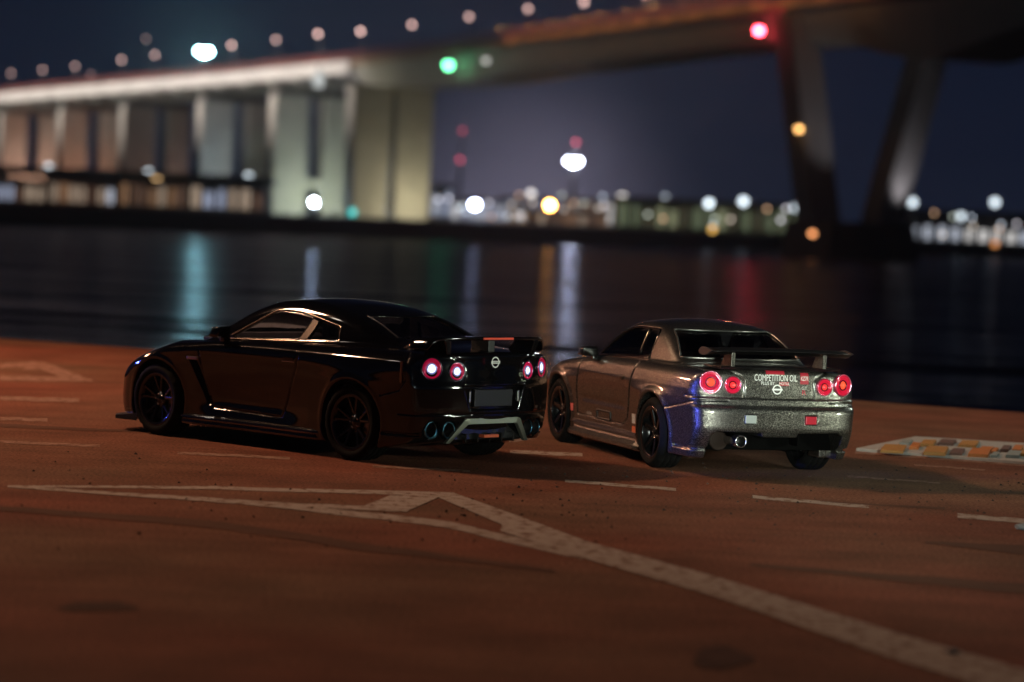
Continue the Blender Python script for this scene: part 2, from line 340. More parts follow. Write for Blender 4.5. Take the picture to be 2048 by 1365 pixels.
def column(Y, o0, o1, z0, z1, th, taper=0.0):
    def b(bm):
        w = (o1 - o0); c = (o0 + o1) / 2; h0, h1 = w * (1 - taper) / 2, w / 2
        hexa(bm, [axis_pt(Y, c - h0, z0), axis_pt(Y, c + h0, z0), axis_pt(Y, c + h0, z0) + AX * th, axis_pt(Y, c - h0, z0) + AX * th, axis_pt(Y, c - h1, z1), axis_pt(Y, c + h1, z1), axis_pt(Y, c + h1, z1) + AX * th, axis_pt(Y, c - h1, z1) + AX * th])
    return bmm('pier_column', b, .25)
def Yb(u, v=300): return on_bridge(u, v)[1]
PIERS = [(705, 0.0, 8.6, 9.6, 18.2, 27.6, .10, False), (548, .0, 8.0, 11.6, 18, 0, .0, True), (402, 0, 8.0, 11.6, 17.6, 0, 0, True), (247, 0, 8.4, 11.6, 17.6, 0, 0, True), (122, 0, 7.4, 11.2, 17.4, 0, 0, True), (4, 0, 7.4, 11.2, 17.4, 0, 0, True), (-110, 0, 7.4, 11.2, 17.4, 0, 0, True)]
for u, a0, a1, b0, b1, zt, tp, cap in PIERS:
    Y = Yb(u); zt = zt or TOPZ(Y) - 6.2
    c = bpart('pier', column(Y, a0, a1, 1.2, zt, 4.5, tp), CONC); bpart('pier', column(Y, b0, b1, 1.2, zt, 4.5, tp), CONC)
    if cap: bpart('pier_cap', column(Y - .3, a0 + .6, b1 - .3, zt, TOPZ(Y) - 4.45, 5.1), CONCD)  # dark material puts the under-deck shade into the cap's colour
    else: bpart('pier_cap', column(Y - .3, a0 - .2, b1 + .2, zt, zt + 1.0, 5.1), CONC)
    if cap: bpart('pier_beam', column(Y + .4, a1 - .5, b0 + .5, 7.0, 9.2, 3.4), CONC)
# V-shaped river pier
def leg(p0, p1, w0, w1, th):
    def b(bm):
        hexa(bm, [p0 - NX * w0, p0 + NX * w0, p0 + NX * w0 + AX * th, p0 - NX * w0 + AX * th, p1 - NX * w1, p1 + NX * w1, p1 + NX * w1 + AX * th, p1 - NX * w1 + AX * th])
    return bmm('pier_leg', b, .3)
pL0, pL1 = on_bridge(1655, 446, 3), on_bridge(1607, 30, 1.6); pR0, pR1 = on_bridge(1782, 450, 11), on_bridge(1893, 40, 17.5)
bpart('pier_leg', leg(pL0, pL1, 2.5, 2.6, 5), CONCD if False else mat('leg_grey', (.20, .195, .20), .8, noise=(.3, .2))); bpart('pier_leg', leg(pR0, pR1, 2.4, 2.2, 5), mat('leg_grey', (.2, .2, .2)))
pc = (pL0 + pR0) / 2
def pcap(bm):
    z0, z1 = -3.0, min(pL0[2], pR0[2]) + .2; w, d = 8.2, 7
    c = pc + AX * 2.5
    hexa(bm, [c - NX * w - AX * d, c + NX * w - AX * d, c + NX * w + AX * d, c - NX * w + AX * d] and [tuple((c + NX * w * i + AX * d * j)[:2]) + (z0,) for i, j in ((-1, -1), (1, -1), (1, 1), (-1, 1))] + [tuple((c + NX * w * .9 * i + AX * d * .9 * j)[:2]) + (z1,) for i, j in ((-1, -1), (1, -1), (1, 1), (-1, 1))])
bpart('pile_cap', bmm('pile_cap', pcap), CONCD)

# ------------------------------------------------------------------ lamps of the harbour
def lamp(name, pos, r, col, s, base_z, label, cat, group=None, arm=0.0, mast=.12, heads=((0, 0, 1.0),)):
    """a post from the ground to a lit globe (or lantern head)"""
    e = empty(name, (pos[0], pos[1], base_z)); tag(e, label, cat, group)
    h = pos[2] - base_z
    if h > .5: link('post', tubem('post', [(arm, 0, 0), (arm, 0, h * .6), (arm * .9, 0, h * .93), (0, 0, h)], [mast, mast * .8, mast * .65, mast * .5], 8), POSTM, e)
    key = 'lit_%.2f_%.2f_%.2f_%.1f' % (*col, s)
    for dx, dz, k in heads:
        g = link('globe', ball('globe', r), glow('%s_%.2f' % (key, k), col, s * k), e, (dx, 0, h + dz))
        link('lamp_hood', lathem('lamp_hood', [(r * .05, r * 1.25), (r * .40, r * 1.08), (r * .48, r * .90)], 16, 'z'), POSTM, g)
    if len(heads) > 1:
        x0, x1 = min(q[0] for q in heads), max(q[0] for q in heads); link('crossarm', boxm('crossarm', (x0, .1, h - .15), (x1, .3, h + .15)), POSTM, e)
    return e
PINK = (1.0, .62, .56); COOL = (.80, .92, 1.0); WARM = (1.0, .78, .5)
for u, v, k in ((22, 147, .6), (85, 140, .7), (150, 133, .7), (243, 120, .9), (310, 110, .8), (463, 91, 1.2), (552, 80, .8), (636, 68, 1.3), (721, 63, 1.3), (824, 50, .9), (938, 34, .7), (1056, 18, .7), (1168, 5, .9), (1290, -10, .9)):
    p = on_bridge(u, v, .4); lamp('bridge_lamp', p, .42, PINK, round(4.2 * k, 1), TOPZ(p[1]), 'slim lamp post with a pinkish white globe along the bridge railing', 'street lamp', 'lamp posts along the bridge', .5, .16)
for u, v in ((182, 149), (292, 78)):
    p = on_bridge(u, v, 17); lamp('bridge_lamp', p, .36, PINK, 1.6, TOPZ(p[1]), 'dim lamp post with a small globe along the far railing of the bridge', 'street lamp', 'lamp posts on the far side of the bridge', .4, .14)
def nav(u, v, off, r, col, s, label):
    p = on_bridge(u, v, off); e = empty('navigation_light', tuple(p)); tag(e, label, 'signal light')
    link('lens', ball('lens', r), glow('nav_%.2f_%.2f_%.2f' % col, col, s), e); link('bracket', boxm('bracket', (-.3, .0, -.12), (.3, 2.2, .12)), POSTM, e)
    link('housing', lathem('housing', [(r * .5, r * 1.3), (r * 1.05, r * .8), (r * 1.05, r * .55)], 14, 'z'), POSTM, e)
nav(897, 130, -1.4, .85, (.16, 1, .42), 11, 'green navigation light hung from the bridge girder above the pier')
nav(1518, 61, -1.4, .60, (1, .04, .07), 80, 'red navigation light on the bridge girder beside the leaning pier leg')
nav(1598, 258, -1.2, .48, (1, .52, .16), 6, 'amber light mounted halfway up the leaning pier leg')
nav(972, 121, -1.0, .55, (.75, .72, .68), 1.6, 'dim greyish light on the girder next to the green light')
nav(1625, 467, -6, .42, (1, .38, .14), 4, 'small orange light low on the dark pile cap')
nav(1905, 62, 18.5, .42, (1, .4, .25), 1.0, 'faint reddish light at the top of the far pier leg')
def mast(name, u, v, Y, r, col, s, label, cat='light mast', red=None):
    p = on_y(u, v, Y); return lamp(name, p, r, col, s, 1.3, label, cat, None, 0.0, .5, ((-1.3, .2, .12), (0, -.15, 1.0), (1.2, .2, .16)))
mast('light_mast', 408, 105, 760, .75, (.42, .95, 1.0), 560, 'tall mast with a big teal white floodlight rising behind the bridge deck')
mast('light_mast', 1147, 325, 700, .7, (.74, .80, 1.0), 330, 'mast with a bluish white floodlight standing over the port sheds')
p = on_y(1152, 285, 702); lamp('mast_beacon', p, .5, (1, .15, .25), 3, 1.3, 'thin mast with a pink red beacon just above the port floodlight', 'beacon', None, 0, .2)
for u, v, s in ((925, 262, .9), (920, 320, 1.6)):
    p = on_y(u, v, 900); lamp('tower_beacon', p, .8, (1, .12, .22), s, 1.3, 'dim red beacon on a thin far tower beside the main pier', 'beacon', 'red beacons on far towers', 0, .35)
for u, v, Y, r, c, s, lab in (
    (97, 335, 560, .75, COOL, 5, 'white globe lamp in front of the tan piers under the bridge'),
    (297, 346, 560, .75, COOL, 6, 'white globe lamp above the orange lit shed'),
    (497, 354, 560, .75, COOL, 7, 'white globe lamp just left of the pale green pier'),
    (200, 370, 540, .75, (.85, .9, 1), 3.5, 'low white lamp between sheds under the bridge'),
    (313, 364, 540, .95, (1, .62, .28), 6, 'low orange lamp glowing on the shed under the bridge'),
    (950, 410, 640, .9, (.62, .70, 1.0), 60, 'large bluish white work lamp on the wharf beside the main pier'),
    (1100, 411, 640, .9, (1, .42, .08), 75, 'large orange sodium lamp on the wharf'),
    (1062, 387, 640, .8, (.95, .9, .88), 5, 'small white lamp just left of the orange sodium lamp'),
    (1040, 432, 640, .8, (.9, .86, .9), 3, 'low white lamp at the foot of the orange sodium lamp'),
    (1244, 396, 600, .95, (1, .93, .86), 5, 'white lamp at the left end of the green lit shed'),
    (1330, 394, 620, .6, (.8, .9, 1), 2.2, 'dim white lamp over the green lit shed'),
    (1418, 407, 560, .8, COOL, 8, 'bright white lamp in front of the green lit shed'),
    (1487, 403, 560, .85, COOL, 7, 'bright white lamp towards the middle of the green lit shed'),
    (1592, 416, 560, .8, COOL, 7, 'bright white lamp by the right end of the green lit shed'),
    (1425, 459, 545, .6, (1, .55, .12), 5, 'small amber lamp at the foot of the green lit shed'),
    (1825, 405, 620, .9, COOL, 6, 'white lamp standing just right of the leaning pier'),
    (1990, 405, 620, .9, COOL, 6, 'white lamp over the row of lit windows'),
    (1922, 433, 620, .8, COOL, 5, 'lower white lamp between the two tall lamps'),
    (1990, 488, 560, .6, (1, .38, .12), 3.5, 'small orange lamp at the waterside on the right bank'),
    (705, 425, 545, .7, (.12, .95, .90), 3.5, 'teal lamp at the waterside foot of the main pier'),
    (628, 405, 585, .45, (.62, .78, 1.0), 560, 'white flood lamp at the foot of the pale green pier'),
    (640, 155, 596, .0, None, 0, '')):
    if r: lamp('harbour_lamp', on_y(u, v, Y), r, c, s * .42 if s < 9 else s, 1.3, lab, 'lamp', None, 0.0, .12)
TINY = [((.95, .9, 1), 3.0), ((1, .85, .7), 2.4), ((.75, .85, 1), 3.0), ((1, .6, .35), 2.4), ((.9, 1, .85), 2.0)]
for k in range(34):
    if k < 18: u, v, Y = rng.uniform(868, 1235), rng.uniform(385, 440), 655
    elif k < 26: u, v, Y = rng.uniform(1240, 1600), rng.uniform(412, 452), 575
    else: u, v, Y = rng.uniform(1830, 2060), rng.uniform(425, 470), 635
    c, st = TINY[k % 5]; lamp('dock_light', on_y(u, v, Y), .34, c, st, 1.3, 'tiny lamp on a short post among the sheds of the far wharf', 'lamp', 'tiny lights along the far wharf', 0.0, .07)
# lit service box hanging below the deck
p = on_bridge(637, 160, -1.0); e = empty('service_light', tuple(p)); tag(e, 'pale lit service lamp hanging under the bridge deck', 'lamp')
link('lamp_body', boxm('lamp_body', (-1.0, -.6, -1.6), (1.0, .6, 1.6), .3), glow('service_glow', (.82, .86, .85), .75), e); link('hanger', boxm('hanger', (-.2, -.2, 1.6), (.2, .2, 3.2)), POSTM, e)

# floodlights that light the piers and the deck's side
def flood(pos, aim, col, power, angle=70, blend=.6, size=.6):
    e = empty('floodlight', tuple(pos)); d = Vector(np.array(aim) - np.array(pos)); q = d.to_track_quat('-Z', 'Y').to_euler()
    tag(e, 'small ground floodlight aimed up at the bridge from the far bank', 'floodlight', 'floodlights on the far bank')
    b = link('lamp_case', boxm('lamp_case', (-.4, -.4, .02), (.4, .4, .5), .05), POSTM, e); b.rotation_euler = q
    L = bpy.data.lights.new('flood_beam', 'SPOT'); L.energy = power; L.color = col; L.spot_size = rad(angle); L.spot_blend = blend; L.shadow_soft_size = size
    o = bpy.data.objects.new('flood_beam', L); COL.objects.link(o); o.parent = e; o.rotation_euler = q
def pier_flood(u, col, power, dist=14, off=9, ang=95, aimz=12, dz=1.9):
    Y = Yb(u); c = axis_pt(Y, off, 0); pos = c - AX * dist; pos[2] = dz; aim = c.copy(); aim[2] = aimz; flood(pos, aim, col, power, ang)
pier_flood(705, (.95, .86, .55), 11000, 12, 13, 150, 6)
pier_flood(548, (.80, .95, .70), 13000, 13, 9, 150, 6)
pier_flood(402, (.66, .82, .90), 13000, 18, 1, 60, 14)
pier_flood(247, (1, .62, .50), 3200, 16, 14, 120, 10)
pier_flood(122, (1, .46, .28), 13000, 16, 6, 130, 8)
pier_flood(4, (1, .54, .38), 26000, 16, 9, 130, 8)
for Y in np.arange(582, 900, 20.0):                # deck side and the piers' narrow faces
    c = axis_pt(Y, 0, 32); pos = c - NX * 62 + AX * 4; pos[2] = 12; flood(pos, c, (1.0, .89, .80), 250000, 38, 1.0)
for Y, w in ((455, .55), (500, .9), (535, 1.2), (560, 1.8)):                   # added floods to brighten the girder side
    c = axis_pt(Y, 1, 32.5); pos = axis_pt(575, -24, 2.2); flood(pos, c, (.95, .86, .66), 27000 * w, 34, .9)
for k, p in ((0, (pL0 + pL1) / 2), (1, (pR0 + pR1) / 2)):          # added floods to brighten the leaning legs
    pos = pc - AX * 4.3 + NX * (6.5 * k - 2); pos[2] = min(pL0[2], pR0[2]) + .9; flood(pos, p + np.array([0, 0, 10.0]), (.92, .86, .88), 7000, 60, 1.0)
for Y in np.linspace(404, 505, 13):
    p = axis_pt(Y, -2.2, TOPZ(Y) + 1.2); e = empty('parapet_lamp', tuple(p)); tag(e, 'small sodium lamp bracketed outside the parapet of the main span', 'lamp', 'sodium lamps along the parapet')
    link('bracket', boxm('bracket', (0, -.08, .25), (2.4, .08, .40)), POSTM, e); link('lamp_case', boxm('lamp_case', (-.25, -.25, .12), (.25, .25, .40), .04), POSTM, e)
    L = bpy.data.lights.new('lamp_light', 'POINT'); L.energy = 230; L.color = (1, .42, .15); L.shadow_soft_size = .15; o = bpy.data.objects.new('lamp_light', L); COL.objects.link(o); o.parent = e

# ------------------------------------------------------------------ sheds and walls of the port
def shed(name, u0, u1, vt, Y, depth, wall, label, bays=0, lit=None, roof=.5, vb=None, bw=.62, btop=.85):
    a, b = on_y(u0, vt, Y), on_y(u1, vt, Y); zt = (a[2] + b[2]) / 2
    e = empty(name, (a[0], Y, 1.3)); tag(e, label, 'building'); L = b[0] - a[0]; H = zt - 1.3
    link('wall', boxm('wall', (0, .3, 0), (L, depth, H)), wall, e)
    link('roof', boxm('roof', (-.5, -.6, H), (L + .5, depth + .5, H + roof), .05), CONCD, e)
    if bays:
        for k in range(bays):
            x0 = L * (k + .5 - bw / 2 * rng.uniform(.7, 1.15)) / bays; x1 = L * (k + .5 + bw / 2 * rng.uniform(.7, 1.15)) / bays
            m = lit[int(rng.integers(len(lit)))]
            w = link('window', boxm('window', (x0, .10, H * .12), (x1, .29, H * btop * rng.uniform(.8, 1.05))), m, e)  # glowing panel; on most sheds it stands in for lamp light on the front
            link('mullion', boxm('mullion', ((x0 + x1) / 2 - .12, .0, H * .12), ((x0 + x1) / 2 + .12, .09, H * btop * .95)), POSTM, w)
    return e
GREENL = [glow('glow_panel_green%d' % i, (.66 + .1 * i, .80, .46), s) for i, s in enumerate((.20, .34, .07))]
WHITEL = [glow('glow_panel_white%d' % i, c, s) for i, (c, s) in enumerate((((.80, .86, 1), .85), ((.95, .92, .9), 1.0), ((.66, .74, 1.0), .55)))]
ORANL = [glow('glow_panel_orange%d' % i, c, s) for i, (c, s) in enumerate((((1, .55, .3), .30), ((1, .75, .55), .42), ((.8, .45, .3), .16)))]
shed('port_shed', 1236, 1603, 408, 580, 30, mat('shed_green', (.16, .18, .11), .8), 'long low shed with green glowing panels along the wharf', 15, GREENL, .8)
shed('port_shed', 866, 905, 372, 700, 20, mat('shed_blue', (.25, .26, .32), .8), 'narrow tall shed with blue white glowing panels behind the main pier', 3, WHITEL, .5)
shed('port_shed', 905, 1010, 402, 660, 24, mat('shed_blue', (.25, .26, .32), .8), 'low shed lit bluish white beside the main pier', 8, WHITEL, .6)
shed('port_shed', 1000, 1090, 398, 720, 20, mat('shed_mauve', (.26, .22, .26), .8), 'pale mauve shed with cool lit bays behind the small white lamp', 8, WHITEL, .5)
shed('port_shed', 1130, 1240, 402, 715, 20, mat('shed_tan2', (.30, .24, .18), .8), 'tan shed with warm lit bays right of the orange sodium lamp', 9, ORANL + WHITEL[1:2], .5)
shed('port_shed', 1015, 1215, 422, 690, 24, mat('shed_brown', (.22, .16, .12), .8), 'low brown shed behind the orange sodium lamp', 10, ORANL, .6)
shed('port_shed', 1815, 2120, 446, 640, 24, mat('shed_dark', (.05, .06, .07), .8), 'dark waterside building with a row of bright white windows', 11, [WHITEL[1], WHITEL[0]], .8, None, .55, .75)
shed('port_shed', 1830, 2130, 428, 760, 30, mat('shed_navy', (.03, .045, .07), .8), 'dark navy block standing behind the row of bright windows')
shed('quay_shed', -30, 90, 362, 520, 14, mat('shed_tan', (.30, .22, .17), .8), 'small tan shed with warm glowing panels left of the white lamp', 6, ORANL + WHITEL[2:], .5)
shed('quay_shed', 100, 232, 360, 520, 14, mat('shed_redbrown', (.26, .12, .09), .8), 'reddish brown shed with mixed glowing panels under the bridge', 7, ORANL + WHITEL[:1], .5)
shed('quay_shed', 240, 372, 364, 515, 14, mat('shed_olive', (.14, .12, .08), .8), 'olive shed with orange glowing panels under the orange lamp', 7, ORANL, .5)
shed('quay_shed', 380, 530, 368, 520, 14, mat('shed_grey', (.22, .20, .17), .8), 'grey shed with pale glowing panels beside the pale green pier', 6, [ORANL[2], WHITEL[2], ORANL[1]], .5)
# low viaduct in front of the piers
a, b = on_y(-120, 338, 545), on_y(548, 358, 545); vz = (a[2] + b[2]) / 2
vi = empty('low_viaduct', (a[0], 545, 1.3)); tag(vi, 'dark low viaduct running in front of the floodlit piers', 'viaduct'); L = b[0] - a[0]
link('beam', boxm('beam', (0, 0, vz - 2.3), (L, 5, vz - 1.3)), CONCD, vi); link('parapet', boxm('parapet', (0, .1, vz - 1.298), (L, .5, vz - .5)), CONCD, vi)
for k in range(7): link('support', boxm('support', (L * (k + .2) / 7, 1, 0), (L * (k + .2) / 7 + 1.1, 4, vz - 2.302)), CONCD, vi)

# ================================================================== car bodies: signed-distance modelling
class Cur:                                           # monotone cubic through points
    def __init__(s, pts):
        x = np.array([p[0] for p in pts], float); y = np.array([p[1] for p in pts], float)
        h = np.diff(x); d = np.diff(y) / h; n = len(x); m = np.zeros(n)
        for i in range(1, n - 1):
            if d[i - 1] * d[i] > 0:
                w1, w2 = 2 * h[i] + h[i - 1], h[i] + 2 * h[i - 1]; m[i] = (w1 + w2) / (w1 / d[i - 1] + w2 / d[i])
        m[0], m[-1] = d[0], d[-1]
        X = np.linspace(x[0], x[-1], 1600); k = np.clip(np.searchsorted(x, X) - 1, 0, n - 2); t = (X - x[k]) / h[k]
        Y = (2*t**3-3*t*t+1)*y[k] + (t**3-2*t*t+t)*h[k]*m[k] + (-2*t**3+3*t*t)*y[k+1] + (t**3-t*t)*h[k]*m[k+1]
        w = 41; ker = np.hanning(w); ker /= ker.sum()
        Yp = np.concatenate([Y[0] + (np.arange(-w // 2 + 1, 0)) * (Y[1] - Y[0]), Y, Y[-1] + np.arange(1, w // 2 + 1) * (Y[-1] - Y[-2])])
        s.X, s.Y = X, np.convolve(Yp, ker, 'valid')[:len(X)]
    def __call__(s, x): return np.interp(x, s.X, s.Y)
def smax(a, b, k):
    h = np.maximum(k - np.abs(a - b), 0) / k; return np.maximum(a, b) + h * h * k * 0.25
def smin(a, b, k): return -smax(-a, -b, k)
def seg2(a, b, pts, closed=False):                   # unsigned distance to a polyline
    d = np.full(a.shape, 9.0, np.float64); P = list(pts) + ([pts[0]] if closed else [])
    for (x0, y0), (x1, y1) in zip(P[:-1], P[1:]):
        ex, ey = x1 - x0, y1 - y0; t = np.clip(((a - x0) * ex + (b - y0) * ey) / (ex * ex + ey * ey), 0, 1)
        d = np.minimum(d, np.hypot(a - x0 - t * ex, b - y0 - t * ey))
    return d
def poly2(a, b, pts):                                # signed distance to a polygon
    d = seg2(a, b, pts, True); ins = np.zeros(a.shape, bool); n = len(pts)
    for i in range(n):
        (x0, y0), (x1, y1) = pts[i], pts[(i + 1) % n]
        if y0 == y1: continue
        ins ^= ((y0 > b) != (y1 > b)) & (a < (x1 - x0) * (b - y0) / (y1 - y0) + x0)
    return np.where(ins, -d, d)
def rbox(x, y, z, c, hs, r):
    qx, qy, qz = np.abs(x - c[0]) - hs[0] + r, np.abs(y - c[1]) - hs[1] + r, np.abs(z - c[2]) - hs[2] + r
    return np.sqrt(np.maximum(qx, 0)**2 + np.maximum(qy, 0)**2 + np.maximum(qz, 0)**2) + np.minimum(np.maximum(qx, np.maximum(qy, qz)), 0) - r

def snet(F, lo, hi, h, mirror=True, c=4, thr=0.085):
    if mirror: lo = (lo[0], -1.5 * h, lo[2])
    n = [int(math.ceil((hi[i] - lo[i]) / h / c)) * c + 1 for i in range(3)]
    ax = [lo[i] + h * np.arange(n[i]) for i in range(3)]
    cx = [a[::c] for a in ax]
    X, Y, Z = np.meshgrid(*cx, indexing='ij'); Fc = F(X.ravel(), Y.ravel(), Z.ravel()).reshape(X.shape)
    near = np.abs(Fc) < thr; s = Fc < 0
    def cells(a, op):
        r = a[:-1, :-1, :-1].copy()
        for i, j, k in ((1,0,0),(0,1,0),(0,0,1),(1,1,0),(1,0,1),(0,1,1),(1,1,1)):
            r = op(r, a[i:a.shape[0]-1+i, j:a.shape[1]-1+j, k:a.shape[2]-1+k])
        return r
    act = cells(near, np.logical_or) | (cells(s, np.logical_or) & ~cells(s, np.logical_and))
    G = np.repeat(np.repeat(np.repeat(Fc, c, 0), c, 1), c, 2)[:n[0], :n[1], :n[2]].astype(np.float32)
    M = np.zeros(G.shape, bool); A = np.repeat(np.repeat(np.repeat(act, c, 0), c, 1), c, 2)
    for i in (0, 1):
        for j in (0, 1):
            for k in (0, 1): M[i:i+A.shape[0], j:j+A.shape[1], k:k+A.shape[2]] |= A
    I, J, K = np.nonzero(M); val = np.empty(len(I), np.float32)
    for b in range(0, len(I), 400000):
        e = slice(b, b + 400000); val[e] = F(ax[0][I[e]], ax[1][J[e]], ax[2][K[e]])
    G[I, J, K] = val
    S = G < 0
    mixed = cells(S, np.logical_or) & ~cells(S, np.logical_and)
    if mirror: mixed[:, 0, :] = False
    ci, cj, ck = np.nonzero(mixed); N = len(ci)
    idx = np.full(mixed.shape, -1, np.int32); idx[ci, cj, ck] = np.arange(N)
    off = [(i, j, k) for i in (0, 1) for j in (0, 1) for k in (0, 1)]
    cv = {o: G[ci + o[0], cj + o[1], ck + o[2]].astype(np.float64) for o in off}
    acc = np.zeros((N, 3)); cnt = np.zeros(N)
    for o in off:
        for a in range(3):
            if o[a]: continue
            o2 = list(o); o2[a] = 1; o2 = tuple(o2); va, vb = cv[o], cv[o2]; m = (va < 0) != (vb < 0)
            t = np.where(m, va / np.where(va == vb, 1, va - vb), 0)
            p = np.tile(np.array(o, float), (N, 1)); p[:, a] = t
            acc[m] += p[m]; cnt[m] += 1
    V = acc / cnt[:, None]; V = np.stack([lo[0] + h * (ci + V[:, 0]), lo[1] + h * (cj + V[:, 1]), lo[2] + h * (ck + V[:, 2])], 1)
    cen = (cj == 1) if mirror else np.zeros(N, bool)
    V[cen, 1] = 0.0
    Q = []
    for a in range(3):
        sl0 = [slice(None)] * 3; sl1 = [slice(None)] * 3; sl0[a] = slice(0, -1); sl1[a] = slice(1, None)
        s0, s1 = S[tuple(sl0)], S[tuple(sl1)]; E = np.array(np.nonzero(s0 != s1)).T
        b, d = (a + 1) % 3, (a + 2) % 3
        ok = (E[:, b] > 0) & (E[:, d] > 0) & (E[:, b] < mixed.shape[b]) & (E[:, d] < mixed.shape[d]); E = E[ok]
        q = []
        for (db, dd) in ((-1, -1), (0, -1), (0, 0), (-1, 0)):
            e = E.copy(); e[:, b] += db; e[:, d] += dd; q.append(idx[e[:, 0], e[:, 1], e[:, 2]])
        q = np.stack(q, 1); flip = ~s0[E[:, 0], E[:, 1], E[:, 2]]
        q[flip] = q[flip][:, ::-1]
        Q.append(q[(q >= 0).all(1)])
    Q = np.concatenate(Q)
    for _ in range(2):
        e = 0.003; x, y, z = V.T; f = F(x, y, z)
        g = np.stack([F(x+e,y,z)-F(x-e,y,z), F(x,y+e,z)-F(x,y-e,z), F(x,y,z+e)-F(x,y,z-e)], 1) / (2 * e)
        st = f[:, None] * g / np.maximum((g * g).sum(1), 0.2)[:, None]
        L = np.linalg.norm(st, axis=1); st *= np.minimum(1, 0.5 * h / np.maximum(L, 1e-9))[:, None]
        if _ == 1: st *= 0.5
        V = V - st; V[cen, 1] = 0.0
    if mirror:
        new = np.full(N, -1); nc = ~cen; new[nc] = N + np.arange(nc.sum()); new[cen] = np.nonzero(cen)[0]
        V2 = V[nc].copy(); V2[:, 1] *= -1; V = np.concatenate([V, V2]); Q = np.concatenate([Q, new[Q][:, ::-1]])
    return V, Q
def submesh(name, V, Q, sel):
    q = Q[sel]; u, inv = np.unique(q, return_inverse=True)
    return npmesh(name, V[u], inv.reshape(q.shape))
def march(F, P, D, n=28, far=0.6, near=-0.25):       # first surface met coming from outside along -D
    t0 = np.full(len(P), far); hit = np.zeros(len(P), bool); lo = np.full(len(P), near); hi = t0.copy()
    ts = np.linspace(far, near, 70); prev = ts[0]
    for t in ts[1:]:
        f = F(*(P + D * t).T); m = (f < 0) & ~hit; lo[m] = t; hi[m] = prev; hit |= m; prev = t
    for _ in range(n):
        mid = (lo + hi) / 2; f = F(*(P + D * mid[:, None]).T); ins = f < 0; lo = np.where(ins, mid, lo); hi = np.where(ins, hi, mid)
    return P + D * hi[:, None]

# ------------------------------------------------------------------ paints
def paint_black():
    m = bpy.data.materials.new('black_paint'); m.use_nodes = True; p = m.node_tree.nodes['Principled BSDF']
    p.inputs['Base Color'].default_value = (0.0025, 0.0025, 0.003, 1); p.inputs['Roughness'].default_value = 0.06
    p.inputs['Specular IOR Level'].default_value = 0.7
    return m
def paint_flake():
    m = bpy.data.materials.new('flake_paint'); m.use_nodes = True; n, l = m.node_tree.nodes, m.node_tree.links; p = n['Principled BSDF']
    t = n.new('ShaderNodeTexCoord')
    vo = n.new('ShaderNodeTexVoronoi'); vo.inputs['Scale'].default_value = 240; l.new(t.outputs['Object'], vo.inputs['Vector'])
    sp = n.new('ShaderNodeSeparateColor'); l.new(vo.outputs['Color'], sp.inputs[0])
    r = n.new('ShaderNodeValToRGB'); l.new(sp.outputs[0], r.inputs[0])
    r.color_ramp.elements[0].color = (0.040, 0.038, 0.034, 1); r.color_ramp.elements[0].position = 0.60
    r.color_ramp.elements[1].color = (0.30, 0.29, 0.255, 1); r.color_ramp.elements[1].position = 0.97
    l.new(r.outputs[0], p.inputs['Base Color'])
    p.inputs['Metallic'].default_value = 0.85; p.inputs['Roughness'].default_value = 0.34
    p.inputs['Coat Weight'].default_value = 1.0; p.inputs['Coat Roughness'].default_value = 0.05
    g = n.new('ShaderNodeNewGeometry')
    sub = n.new('ShaderNodeVectorMath'); sub.operation = 'SUBTRACT'; l.new(vo.outputs['Color'], sub.inputs[0]); sub.inputs[1].default_value = (.5, .5, .5)
    sca = n.new('ShaderNodeVectorMath'); sca.operation = 'SCALE'; l.new(sub.outputs[0], sca.inputs[0]); sca.inputs['Scale'].default_value = 0.24
    add = n.new('ShaderNodeVectorMath'); add.operation = 'ADD'; l.new(sca.outputs[0], add.inputs[0]); l.new(g.outputs['Normal'], add.inputs[1])
    nrm = n.new('ShaderNodeVectorMath'); nrm.operation = 'NORMALIZE'; l.new(add.outputs[0], nrm.inputs[0]); l.new(nrm.outputs[0], p.inputs['Normal'])
    return m
def thin_glass(name, tint, refl=1.0):
    m = bpy.data.materials.new(name); m.use_nodes = True; n, l = m.node_tree.nodes, m.node_tree.links; n.clear()
    o = n.new('ShaderNodeOutputMaterial'); tr = n.new('ShaderNodeBsdfTransparent'); tr.inputs[0].default_value = (*tint, 1)
    gl = n.new('ShaderNodeBsdfGlossy'); gl.inputs['Roughness'].default_value = 0.04
    fr = n.new('ShaderNodeFresnel'); fr.inputs[0].default_value = 1.5
    mx = n.new('ShaderNodeMixShader'); l.new(fr.outputs[0], mx.inputs[0]); l.new(tr.outputs[0], mx.inputs[1]); l.new(gl.outputs[0], mx.inputs[2]); l.new(mx.outputs[0], o.inputs[0])
    return m
PB, PF = paint_black(), paint_flake()
GL1 = thin_glass('tinted_glass', (0.80, 0.81, 0.84)); GL2 = thin_glass('dark_glass', (0.55, 0.53, 0.53))
RUB = mat('tyre_rubber', (0.004, 0.004, 0.004), 0.85, spec=.12, noise=(60, .4), bump=0.2)
RIMB = mat('black_rim', (0.012, 0.012, 0.013), 0.22, 0.6, coat=0.6)
RIMG = mat('grey_rim', (0.03, 0.03, 0.032), 0.28, 0.8, coat=0.4)
PLAS = mat('black_plastic', (0.006, 0.006, 0.006), 0.5)
GLOSSB = mat('gloss_black_trim', (0.004, 0.004, 0.004), 0.18, coat=1.0)
CHROME = mat('bright_metal', (0.62, 0.62, 0.6), 0.22, 1.0)
STEEL = mat('dull_steel', (0.30, 0.29, 0.27), 0.35, 1.0)
PEWTER = mat('satin_silver', (0.26, 0.28, 0.235), 0.36, 0.75)
SEAT = mat('dark_cabin_trim', (0.30, 0.30, 0.33), 0.6, noise=(12, .5))
WHITE_P = mat('white_print', (0.78, 0.80, 0.76), 0.5)
RED_P = mat('red_print', (0.36, 0.015, 0.03), 0.45)
